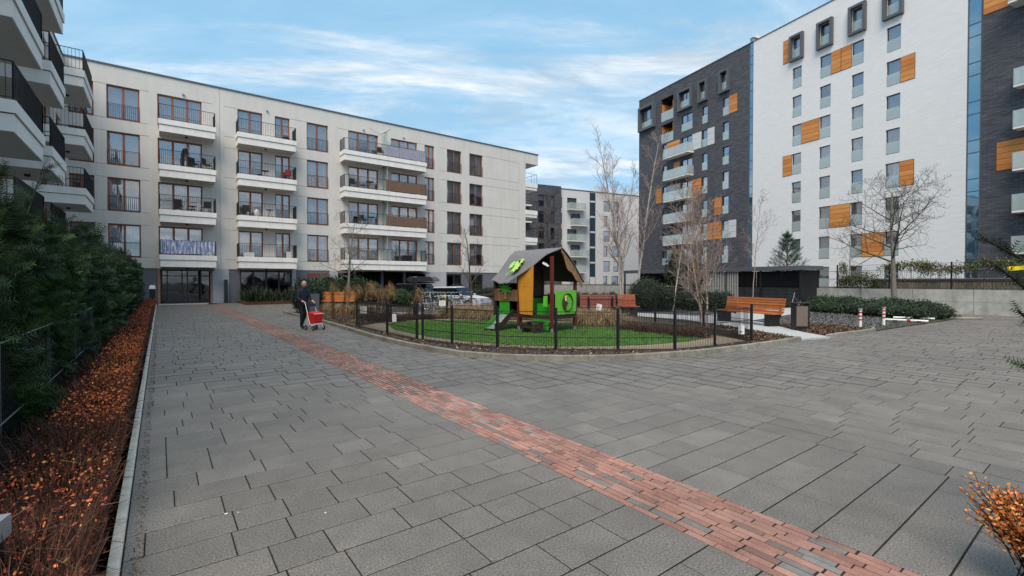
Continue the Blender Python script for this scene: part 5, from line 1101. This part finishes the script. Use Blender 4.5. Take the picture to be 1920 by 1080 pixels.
# leaf cut-outs on the roof
un = (Ea - R1).cross(R2 - R1).normalized();
if un.z < 0: un = -un
def leafplate(sv, tv, size, rot, seed):
    c = R1.lerp(R2, tv).lerp(Ea.lerp(Eb, tv), sv) + un * .07; c.z += .05; e1 = (Ea - R1).normalized(); e2 = un.cross(e1); pol = []; rg = random.Random(seed); n = 16
    for k in range(n): a = 2 * math.pi * k / n; r_ = size * (1 if k % 2 == 0 else .62); x_, y_ = r_ * math.cos(a) * 1.25, r_ * math.sin(a) * .8; pol.append((x_ * math.cos(rot) - y_ * math.sin(rot), x_ * math.sin(rot) + y_ * math.cos(rot)))
    vs = [tuple(c + e1 * a_ + e2 * b_) for a_, b_ in pol] + [tuple(c + e1 * a_ + e2 * b_ + un * .02) for a_, b_ in pol]; fs = [tuple(range(n))[::-1], tuple(range(n, 2 * n))] + [(i, (i + 1) % n, n + (i + 1) % n, n + i) for i in range(n)]; MB().add(vs, fs).build('leaf_cutout', palegreen, PH)
leafplate(.66, .30, .2, .4, 1); leafplate(.50, .42, .2, -.2, 2); leafplate(.58, .55, .15, .9, 3)
MB().tube([tuple(R1.lerp(R2, .35).lerp(Ea.lerp(Eb, .35), .86) + un * .1), tuple(R1.lerp(R2, .38).lerp(Ea.lerp(Eb, .38), .6) + un * .1)], .014, 5).build('leaf_stalk', palegreen, PH)
MB().prism_y([(0, 0), (.12, -.05), (.2, -.13), (.14, -.15), (.05, -.10), (-.03, -.06)], -.01, .01).build('seagull_cutout', white, PH, (9.45, 11.0, 2.16), (0, 0, R(-20)))

# ================================================================== BENCHES, BIN, POSTS
def bench(label, x, y, ang, L_, m, back=.52, group=None, block=True, face=1):
    o = empty('park_bench', (x, y, .04), ang, label, 'bench', group)      # local x along the bench, front towards -y
    for k in range(6): z = .46 + k * .088; MB().box(-L_ / 2, L_ / 2, -.02, .02, 0, .068).build('back_slat', m, o, (0, .24 + k * .018, z), (R(-10), 0, 0))
    for k in range(5): MB().box(-L_ / 2, L_ / 2, -.042, .042, 0, .04).build('seat_slat', m, o, (0, -.22 + k * .095, .42))
    for s in (-1, 1): MB().box(-.11, .11, -.26, .2, 0, .42).build('leg', iron, o, (s * (L_ / 2 - .22), 0, 0)); MB().box(-.03, .03, .35, .40, .3, .86).box(-.03, .03, .15, .36, .34, .39).build('back_support', iron, o, (s * (L_ / 2 - .3), .04, 0))
    return o
bench('big orange slatted bench beside the taupe litter bin', 17.5, 8.72, math.atan2(-2.54, -.93), 2.75, benchw)
p = at(632, 27); bench('orange slatted bench behind the tied reeds near the cream building', p[0], p[1], -YAW + R(6), 2.0, benchw)
p = at(1122, 21); bench('dark red slatted bench seen right of the playhouse', p[0], p[1], -YAW - R(4), 1.6, benchr)
p = at(1179, 21.3); bench('short red orange bench beside the dark yew bush', p[0], p[1], -YAW + R(8), .85, mat('red orange timber', (.3, .075, .03), .5, .2, 4))
o = empty('litter_bin', (16.45, 6.5, .04), R(-42), 'taupe and black metal litter bin beside the pale garden path', 'litter bin')
MB().box(-.21, .21, -.17, .17, .03, .78).box(-.2, .2, -.16, .16, 0, .03).build('bin_body', iron, o); MB().box(-.2, .14, -.19, -.172, .14, .78).build('front_panel', binm, o); MB().box(-.24, .24, -.19, .19, .86, .885).box(-.2, -.18, -.15, .15, .78, .86).box(.18, .2, -.15, .15, .78, .86).build('lid', iron, o)
o2 = tag(MB().ball((0, 0, 0), .05, 8, 6, sc=(1.3, .8, .6)).ball((-.06, 0, .03), .03, 6, 5, sc=(1.4, .7, .6)).build('crumpled_paper', white, None, (16.33, 6.5, .87)), 'crumpled white paper left in the mouth of the litter bin', 'litter')
o = empty('litter_bin', (16.75, 14.6, .04), R(-30), 'small black bin between the red bench and the orange bench', 'litter bin')
MB().box(-.18, .18, -.18, .18, 0, .6).build('bin_body', iron, o); MB().box(-.21, .21, -.21, .21, .66, .69).box(-.18, -.16, -.18, .18, .6, .66).box(.16, .18, -.18, .18, .6, .66).build('lid', iron, o)
def rwpost(x, y, label):
    o = empty('barrier_post', (x, y, .03), 0, label, 'post', 'red and white barrier posts'); MB().tube([(0, 0, 0), (0, 0, .62)], .045, 10).build('tube', white, o)
    for z in (.26, .38, .50): MB().tube([(0, 0, z), (0, 0, z + .055)], .0475, 10).build('red_band', redp, o)
    MB().tube([(0, 0, .62), (0, 0, .66)], .07, 10).build('cap', steel, o)
rwpost(18.88, 5.6, 'red and white post nearer the litter bin'); rwpost(20.67, 5.43, 'red and white post nearer the fallen barriers')
def fallen(x, y, ang, label, L_=1.3):
    o = empty('parking_barrier', (x, y, .05), ang, label, 'parking barrier', 'folded down parking barriers'); MB().tube([(-L_ / 2, 0, .06), (L_ / 2, 0, .06)], .04, 8).build('rail', white, o)
    for t in (-.25, .3): MB().box(-.06, .06, -.06, .06, -.03, .05).build('foot', iron, o, (t * L_, 0, 0))
    MB().tube([(.02, 0, .06), (.14, 0, .06)], .043, 8).build('red_band', redp, o)
fallen(23.0, 5.35, R(-78), 'white and red folded parking barrier lying nearest the paving'); fallen(24.7, 5.5, R(-70), 'folded parking barrier lying farther back towards the juniper mound', 1.3)

# bollard light at the near end, hooded post box at the far end
o = empty('hedge_post', (-.64, 2.84, 0), R(-14), 'grey metal bollard light at the bottom left in the brown hedge', 'bollard light')
MB().box(-.07, .07, -.1, .1, 0, .50).build('post', iron, o); MB().box(-.085, .085, -.125, .125, .50, .59).build('head', steel, o)
o = empty('hedge_post', (-.38, 36.5, 0), 0, 'dark post box with pale hood at the far end of the brown hedge', 'post box')
MB().box(-.15, .15, -.12, .12, .6, 1.15).box(-.05, .05, -.05, .05, 0, .6).build('post', iron, o); MB().box(-.17, .17, -.14, .14, 1.15, 1.38, taper=.05).build('hood', white, o)

# ================================================================== CARS AND BICYCLES
def car(label, x, y, ang, m, kind='hatch', box=False, z=0):
    o = empty('parked_car', (x, y, z), ang, label, 'car'); L_, Wd, H_ = (4.6, 1.85, 1.68) if kind == 'suv' else (4.3, 1.75, 1.46); b = .82 if kind == 'suv' else .78
    def loft(prof, w0, nm, mm, par=o, narrow=.0, z0=0, h=1):
        mb = MB(); n = len(prof); vs = []
        for s, q in ((-1, 0), (-.93, 0), (.93, 0), (1, 0)):
            for (px, pz) in prof: k = 1 - .0; ww = w0 / 2 * s * (1 - narrow * max(0, (pz - z0) / h)); sh = .985 if abs(s) == 1 else 1; vs.append((px * sh, ww, pz if abs(s) < 1 else pz - .02 * (pz > z0 + .01)))
        for a in range(3):
            for i in range(n): j = (i + 1) % n; mb_f = (a * n + i, a * n + j, (a + 1) * n + j, (a + 1) * n + i); mb.f.append(mb_f); mb.m.append(0)
        mb.f.append(tuple(range(n))); mb.m.append(0); mb.f.append(tuple(range(3 * n, 4 * n))[::-1]); mb.m.append(0); mb.v = vs; return mb.build(nm, mm, par, smooth=False)
    hl = L_ / 2
    arch = lambda cx: [(cx + .36 * math.cos(t), .30 + .36 * math.sin(t)) for t in [k * math.pi / 6 for k in range(7)]]
    lower = [(-hl, .35), (-hl + .05, .25)] + arch(-hl + .85)[::-1] + arch(hl - .9)[::-1] + [(hl - .05, .25), (hl, .42), (hl - .04, .68), (hl - .5, b), (.85, b + .12), (-hl + .2, b + .14), (-hl + .02, .75)]
    loft(lower, Wd, 'body', m)
    loft([(.95, b + .08), (.25, H_ - .06), (-.1, H_), (-hl + .75, H_ - .02), (-hl + .22, b + .1)], Wd * .97, 'cabin', cglass, narrow=.16, z0=b, h=H_ - b)
    loft([(.28, H_ - .05), (-.1, H_ + .015), (-hl + .75, H_ - .005), (-hl + .66, H_ - .07)], Wd * .83, 'roof', m)
    for cx in (-hl + .85, hl - .9):
        for s in (-1, 1): w_ = MB().tube([(0, s * (Wd / 2 - .2), 0), (0, s * (Wd / 2 - .01), 0)], .32, 16).build('wheel', rubber, o, (cx, 0, .32)); MB().tube([(0, s * (Wd / 2 - .02), 0), (0, s * (Wd / 2), 0)], .2, 10).build('rim', silver, w_)
    for s in (-1, 1): MB().box(hl - .12, hl - .01, s * .62 - .16, s * .62 + .16, .58, .70).build('headlight', glass, o); MB().box(-hl + .0, -hl + .08, s * .68 - .1, s * .68 + .1, .7, .85).build('tail_light', redp, o); MB().box(.72, .86, s * (Wd / 2 + .06) - .07, s * (Wd / 2 + .06) + .07, b + .1, b + .22).build('mirror', m, o)
    if box:
        q = tag(MB().prism_y([(-.95, 0), (1.05, 0), (1.15, .12), (.85, .33), (-.75, .36), (-1.0, .22)], -.4, .4).build('roof_box', paint_dark, None, (x, y, z + H_ + .12), (0, 0, ang)), 'glossy black roof box on the dark parked car', 'roof box')
        for s in (-.5, .5): MB().box(s - .03, s + .03, -.7, .7, H_ + .01, H_ + .1).build('roof_bar', iron, o)
p = at(792, 32); car('dark grey tall estate car with a roof box parked before the carport', p[0], p[1], R(-60), paint_dark, 'suv', True, -.2)
p = at(820, 34); car('dark red car parked behind the bicycles', p[0], p[1], R(40), paint_red, z=-.22)
p = at(858, 31.5); car('silver car parked right of the bicycles', p[0], p[1], R(-60), paint_sil, z=-.2)
p = at(1000, 36); car('pale grey car mostly hidden behind the playhouse', p[0], p[1], R(0), paint_sil) if False else None
def bike_proto(m, seed, label, x, y, ang):
    o = empty('bicycle', (x, y, .02), ang, label, 'bicycle', 'bicycles in the rack behind the playground'); fr = MB()
    for a, b, r_ in (((-.45, 0, .34), (-.08, 0, .30), .012), ((-.45, 0, .34), (-.18, 0, .78), .010), ((-.08, 0, .30), (-.2, 0, .86), .016), ((-.17, 0, .74), (.38, 0, .80), .016), ((-.08, 0, .30), (.40, 0, .70), .018), ((.36, 0, .88), (.42, 0, .66), .018)): fr.tube([a, b], r_, 6)
    fr.build('frame', m, o); MB().tube([(.42, 0, .66), (.55, 0, .34)], .014, 6).tube([(.36, 0, .88), (.34, 0, 1.0)], .013, 6).build('fork', m if seed % 2 else silver, o)
    for x_ in (-.45, .55): w_ = link('wheel', cached('wheel', lambda: MB().torus((0, 0, 0), .32, .018, 'y', 22, 5).mesh('wheel', rubber)), o, (x_, 0, .34)); link('rim', cached('rim', lambda: (lambda q: ([q.tube([(0, 0, 0), (.3 * math.cos(k * math.pi / 6), 0, .3 * math.sin(k * math.pi / 6))], .0025, 3) for k in range(12)], q.torus((0, 0, 0), .298, .009, 'y', 20, 4))[1])(MB()).mesh('rim', silver)), w_)
    MB().tube([(.34, -.28, 1.03), (.36, -.1, 1.0), (.34, 0, 1.0), (.36, .1, 1.0), (.34, .28, 1.03)], .012, 5).build('handlebar', silver, o); MB().ball((-.22, 0, .9), .13, 8, 5, sc=(1, .5, .25)).build('saddle', rubber, o); MB().tube([(-.08, -.02, .30), (-.08, .02, .30)], .09, 12).tube([(-.08, .05, .30), (.04, .06, .18)], .01, 4).build('crankset', silver, o)
BM = [silver, mat('white bike paint', (.6, .6, .62), .4), mat('black bike paint', (.02, .02, .022), .35), mat('blue bike paint', (.03, .08, .2), .35), mat('teal bike paint', (.03, .14, .13), .35), mat('yellow bike paint', (.62, .42, .03), .4)]
cn = ['silver', 'white', 'black', 'blue', 'teal', 'yellow']
BK = [(790, 25.3, 2, 'at the left end of the rack'), (797, 25.9, 1, 'second from the left in the rack'), (804, 25.0, 2, 'third from the left in the rack'), (811, 25.7, 1, 'with raised bars left of the yellow one'), (818, 25.2, 3, 'just left of the yellow bicycle'), (827, 24.6, 5, 'in the middle of the rack'), (836, 25.4, 4, 'just right of the yellow bicycle'), (843, 24.7, 3, 'near the right end of the rack'), (851, 25.6, 2, 'at the right end of the rack'), (872, 26.3, 2, 'standing alone beside the silver car')]
for i, (px, d, c, t) in enumerate(BK): p = at(px, d); bike_proto(BM[c], i, f'{cn[c]} bicycle {t}', p[0], p[1], R(-72 + (i * 37 % 23) - 11))
o = empty('bicycle', (*wpt(10.0, 1.9), 0), wang + R(80), 'dark bicycle inside the black cage of the shelter', 'bicycle')
fr = MB(); fr.tube([(-.45, 0, .34), (-.08, 0, .30), (.40, 0, .70)], .014, 5).tube([(-.2, 0, .86), (-.08, 0, .3)], .014, 5).tube([(.36, 0, .95), (.55, 0, .34)], .014, 5); fr.build('frame', silver, o)
for x_ in (-.45, .55): link('wheel', CACHE['wheel'], o, (x_, 0, .34))
o = empty('bicycle_rack', (*at(820, 24.9), 0), YAW, 'galvanised hoop rack holding the row of bicycles', 'bicycle rack')
rk = None
for k in range(6): MB().tube([(-1.3 + k * .5, -.2, 0), (-1.3 + k * .5, -.2, .5), (-1.3 + k * .5, .2, .5), (-1.3 + k * .5, .2, 0)], .018, 6).build('hoop', silver, o)
p = at(778, 21.5)
o = empty('black_post', (p[0], p[1], 0), 0, 'square black post standing left of the bicycles', 'post'); MB().box(-.06, .06, -.06, .06, 0, 1.8).build('post', iron, o); MB().box(-.062, .062, -.062, .062, 1.8, 1.83).build('cap', steel, o)  # plain square post with a cap, carrying no lamp

# ================================================================== PEOPLE
def figure(name, joints, edges, root, m_of, parent, mats):
    """joints: name->(x,y,z,r); grows one continuous skin; m_of(center)->material index"""
    names = list(joints); idx = {n: i for i, n in enumerate(names)}; me = bpy.data.meshes.new(name); me.from_pydata([joints[n][:3] for n in names], [(idx[a], idx[b]) for a, b in edges], [])
    bm = bmesh.new(); bm.from_mesh(me); lay = bm.verts.layers.skin.verify(); bm.verts.ensure_lookup_table()
    for n in names: v = bm.verts[idx[n]][lay]; r_ = joints[n][3]; v.radius = r_ if isinstance(r_, tuple) else (r_, r_); v.use_root = (n == root)
    bm.to_mesh(me); bm.free(); ob = bpy.data.objects.new(name, me); COL.objects.link(ob); md = ob.modifiers.new('skin', 'SKIN'); md.use_smooth_shade = True; sb = ob.modifiers.new('sub', 'SUBSURF'); sb.levels = 2; sb.render_levels = 2
    dg = bpy.context.evaluated_depsgraph_get(); dg.update(); nm = bpy.data.meshes.new_from_object(ob.evaluated_get(dg)); bpy.data.objects.remove(ob); nm.materials.clear()
    for m in mats: nm.materials.append(m)
    for p in nm.polygons: p.material_index = m_of(p.center); p.use_smooth = True
    nm.name = name; return link(name, nm, parent)
def person(label, x, y, ang, pose, tops, trousers, skinm=skin, hair=None, scale=1.0, z0=0.0):
    root = empty('person', (x, y, z0), ang, label, 'person'); root.scale = (scale,) * 3; J = dict(pose)
    E_ = [('pel', 'spine'), ('spine', 'chest'), ('chest', 'neck'), ('neck', 'head0'), ('head0', 'head1')]
    for s in 'LR':
        E_ += [('pel', 'hip' + s), ('hip' + s, 'knee' + s), ('knee' + s, 'ank' + s), ('ank' + s, 'toe' + s), ('chest', 'sh' + s), ('sh' + s, 'elb' + s), ('elb' + s, 'wr' + s), ('wr' + s, 'palm' + s)]
        w = Vector(J['wr' + s][:3]); pl = Vector(J['palm' + s][:3]); d = (pl - w).normalized(); sd = d.cross(Vector((0, 0, 1))).normalized()
        for k, (o_, l_) in enumerate(((-.030, .05), (-.010, .062), (.010, .058), (.030, .045))):
            b = pl + sd * o_ + d * .012; m_ = b + d * l_ * .55 + Vector((0, 0, -.008)); t_ = m_ + d * l_ * .2 + Vector((0, 0, -.03)); J[f'f{k}a{s}'] = (*b, .0095); J[f'f{k}b{s}'] = (*m_, .0085); J[f'f{k}c{s}'] = (*t_, .0075); E_ += [('palm' + s, f'f{k}a{s}'), (f'f{k}a{s}', f'f{k}b{s}'), (f'f{k}b{s}', f'f{k}c{s}')]
        th = w.lerp(pl, .45) + sd * (-.035 if s == 'L' else .035) + Vector((0, 0, -.012)); J['th' + s] = (*th, .011); E_ += [('wr' + s, 'th' + s)]
    hz = J['neck'][2]; hipz = J['pel'][2] + .02; hands = [Vector(J['palm' + s][:3]) for s in 'LR']
    def mo(c):
        if c.z > hz + .035: return 0
        if any((c - h_).length < .11 for h_ in hands): return 0
        if c.z < .09: return 3
        return 1 if c.z > hipz - .06 or any((c - Vector(J[j][:3])).length < .17 for j in ('wrL', 'wrR', 'elbL', 'elbR')) else 2
    figure('body', J, E_, 'pel', mo, root, [skinm, tops, trousers, rubber]); h0 = Vector(J['head0'][:3]); h1 = Vector(J['head1'][:3]); c = h0.lerp(h1, .5); up = (h1 - h0).normalized()
    hd = MB(); hd.ball((0, 0, 0), .105, 14, 10, sc=(.78, .95, 1.15)); q = up.to_track_quat('Z', 'Y').to_euler()
    hd.tube([(0, -.093, .015), (0, -.118, -.02), (0, -.10, -.035)], [.010, .015, .010], 6)
    for s in (-1, 1): hd.ball((s * .083, .005, -.008), .022, 6, 5, sc=(.4, .8, 1.2))
    fo = hd.build('head', skinm, root, tuple(c + Vector((0, -.01, 0))), tuple(q), smooth=True)
    e_ = MB()
    for s in (-1, 1): e_.ball((s * .033, -.088, .012), .010, 6, 5, sc=(1.2, .6, .7)).box(s * .033 - .016, s * .033 + .016, -.099, -.092, .028, .033)
    e_.build('eyes', black, fo); MB().ball((0, -.090, -.058), .02, 8, 5, sc=(1.2, .4, .3)).build('mouth', mat('lips', (.32, .12, .09), .6), fo)
    if hair: h_ = MB(); h_.ball((0, .022, .022), .108, 12, 8, sc=(.80, .93, 1.05)); h_.build('hair', hair, fo, smooth=True)
    return root
walk = {'pel': (0, .02, .90, (.14, .11)), 'spine': (0, 0, 1.08, (.135, .105)), 'chest': (0, -.03, 1.28, (.16, .115)), 'neck': (0, -.05, 1.43, .055), 'head0': (0, -.06, 1.50, .06), 'head1': (0, -.075, 1.64, .06),
        'hipL': (-.09, .01, .84, .095), 'hipR': (.09, .01, .84, .095), 'kneeL': (-.10, -.10, .47, .062), 'kneeR': (.09, .02, .47, .062), 'ankL': (-.10, -.06, .09, .045), 'ankR': (.09, .22, .10, .045), 'toeL': (-.11, -.20, .045, .04), 'toeR': (.10, .09, .04, .04),
        'shL': (-.18, -.02, 1.33, .065), 'shR': (.18, -.02, 1.33, .065), 'elbL': (-.23, -.08, 1.07, .05), 'elbR': (.23, -.08, 1.07, .05), 'wrL': (-.19, -.30, .97, .032), 'wrR': (.19, -.30, .97, .032), 'palmL': (-.175, -.36, .955, (.035, .018)), 'palmR': (.175, -.36, .955, (.035, .018))}
pang = R(20)
PX, PY = 3.86, 16.95
person('bald elderly person in a navy jacket pushing the red shopping trolley', PX, PY, pang, walk, navy, black, scale=.965, hair=None)
fwd_ = Vector((math.sin(pang), -math.cos(pang)))
o = empty('shopping_trolley', (PX + fwd_.x * .62, PY + fwd_.y * .62, 0), pang, 'red fabric shopping trolley with white frame pushed by the elderly person', 'shopping trolley')
o.scale = (.9, .9, .97)
for s in (-1, 1):
    MB().tube([(s * .19, .28, .93), (s * .19, .22, .86), (s * .19, -.02, .22), (s * .19, -.24, .16), (s * .19, -.26, .09)], .013, 6).tube([(s * .19, .08, .50), (s * .19, .16, .10)], .012, 6).build('frame_tube', white, o)
    for yy in (.17, -.27): w_ = MB().tube([(s * .2, yy, .085), (s * .225, yy, .085)], .082, 14).build('wheel', rubber, o); MB().tube([(s * .198, yy, .085), (s * .228, yy, .085)], .04, 8).build('hub', steel, w_)
MB().tube([(-.19, .28, .93), (.19, .28, .93)], .017, 8).build('handle', rubber, o)
bag = MB(); bag.add([(-.17, -.22, .22), (.17, -.22, .22), (.17, .06, .22), (-.17, .06, .22), (-.20, -.30, .56), (.20, -.30, .56), (.20, .08, .60), (-.20, .08, .60), (-.18, -.24, .60), (.18, -.24, .60), (.18, .03, .63), (-.18, .03, .63)], [(0, 3, 2, 1), (0, 1, 5, 4), (1, 2, 6, 5), (2, 3, 7, 6), (3, 0, 4, 7), (4, 5, 9, 8), (5, 6, 10, 9), (6, 7, 11, 10), (7, 4, 8, 11), (8, 9, 10, 11)]); b_ = bag.build('bag', red, o); bv = b_.modifiers.new('b', 'BEVEL'); bv.width = .02; bv.segments = 2
MB().box(-.2, .2, -.307, -.295, .555, .575).box(-.2, .2, -.23, -.223, .20, .23).build('bag_trim', white, o)
MB().box(-.17, .17, .12, .26, .80, .90, taper=.02).build('handle_pouch', navy, o)
bend = dict(walk); bend.update({'spine': (0, -.03, 1.06, (.13, .10)), 'chest': (0, -.14, 1.24, (.15, .11)), 'neck': (0, -.24, 1.36, .055), 'head0': (0, -.29, 1.41, .06), 'head1': (0, -.37, 1.52, .06), 'shL': (-.18, -.14, 1.28, .065), 'shR': (.18, -.14, 1.28, .065), 'elbL': (-.2, -.26, 1.05, .05), 'elbR': (.2, -.3, 1.05, .05), 'wrL': (-.1, -.42, .92, .032), 'wrR': (.1, -.45, .92, .032), 'palmL': (-.08, -.48, .9, (.035, .018)), 'palmR': (.08, -.5, .9, (.035, .018)), 'ankR': (.09, .04, .09, .045), 'toeR': (.1, -.1, .04, .04)})
person('dark clothed person bending over on the balcony second from the top', 1.35, 40.75, R(75), bend, black, black, z0=9.68, hair=black)

# ================================================================== THINGS ON THE BALCONIES
def chair(label, x, y, z, ang, m, group=None, arms=True):
    o = empty('balcony_chair', (x, y, z), ang, label, 'chair', group); MB().box(-.24, .24, -.22, .24, .38, .43).build('seat', m, o); MB().box(-.24, .24, .22, .27, .43, .88).build('backrest', m, o)
    for sx in (-1, 1):
        for sy in (-1, 1): MB().box(sx * .22 - .015, sx * .22 + .015, sy * .2 - .015, sy * .2 + .015, 0, .38).build('leg', iron, o)
        if arms: MB().box(sx * .25 - .02, sx * .25 + .02, -.2, .24, .60, .63).build('armrest', m, o)
    return o
def table(label, x, y, z, m=iron, w=.3, h=.6):
    o = empty('balcony_table', (x, y, z), 0, label, 'table'); MB().tube([(0, 0, h), (0, 0, h + .03)], w, 12).build('table_top', m, o)
    for k in range(3): a = k * 2.1; MB().tube([(0, 0, h), (.2 * math.cos(a), .2 * math.sin(a), 0)], .012, 5).build('leg', m, o)
F4, F3, F2, F1 = 12.8, 9.68, 6.58, 3.48
chair('black chair beside the bending person on the balcony', 2.0, 40.9, F3, R(30), blackpl); chair('tilted deck chair at the right end of the balcony with the bending person', 2.85, 40.8, F3, R(60), blackpl)
chair('left black rattan armchair below the bending person', 1.1, 40.75, F2, R(10), blackpl); chair('right black rattan armchair below the bending person', 2.75, 40.75, F2, R(-20), blackpl); table('low dark table between the two rattan armchairs', 1.9, 40.8, F2, h=.4)
table('low dark table on the balcony of the red chair', 6.6, 40.8, F3, h=.5); chair('red folding chair at the right end of its balcony', 8.2, 40.8, F3, R(-25), mat('red chair fabric', (.25, .02, .03), .7)); chair('dark chair on the second balcony from the top left corner of the middle stack', 5.3, 40.8, F2, 0, blackpl); table('small table with plants on the middle stack balcony', 6.9, 40.75, F2, blackpl, .28, .6)
o = tag(MB().ball((0, 0, .3), .2, 8, 6, sc=(.9, .9, 1.5)).build('plant_cover', white, None, (6.0, 40.75, F2)), 'white wrapped pot plant on the middle stack balcony', 'plant')
o = tag(MB().box(-.35, .35, -.15, .15, 0, .35).build('storage_box', white, None, (5.45, 40.75, F1)), 'low white box at the left end of the lowest middle balcony', 'box')
o = tag(MB().box(-.15, .15, -.15, .15, 0, .5).build('storage_box', white, None, (8.25, 40.75, F1)), 'upright white box at the right end of the lowest middle balcony', 'box')
tag(MB().tube([(0, 0, .0), (0, 0, .25)], .28, 10).build('grill_bowl', iron, None, (8.1, 40.8, F4)), 'dark round bowl in the corner of the top middle balcony', 'bowl')
chair('round dark chair on the top balcony left of the glass partition', 15.9, 40.8, F4, 0, blackpl); chair('dark chair on the balcony below the parasol', 13.4, 40.8, F3, 0, blackpl); table('dark table on the long balcony third from the ground', 14.9, 40.8, F3, iron, .35, .7); table('dark table on the long balcony second from the ground', 15.0, 40.8, F2, iron, .35, .7); chair('dark chair on the long balcony second from the ground', 14.2, 40.8, F2, 0, blackpl)
o = empty('parasol', (16.05, 40.85, F4), 0, 'closed grey parasol sticking up over the top balcony partition', 'parasol'); MB().tube([(0, 0, 0), (0, 0, 1.9)], .02, 6).tube([(0, 0, 1.9), (-1.1, 0, 2.35)], .015, 6).build('pole', steel, o); MB().tube([(-.15, 0, 2.05), (.3, -.05, 2.28), (.75, -.1, 2.62)], [.03, .09, .03], 8).build('canopy', steel, o)
tag(MB().box(-.45, .45, -.1, .1, 0, .55).build('window_box', black, None, (18.4, 40.75, F1)), 'dark flower box with pale edge on the lowest long balcony', 'flower box')
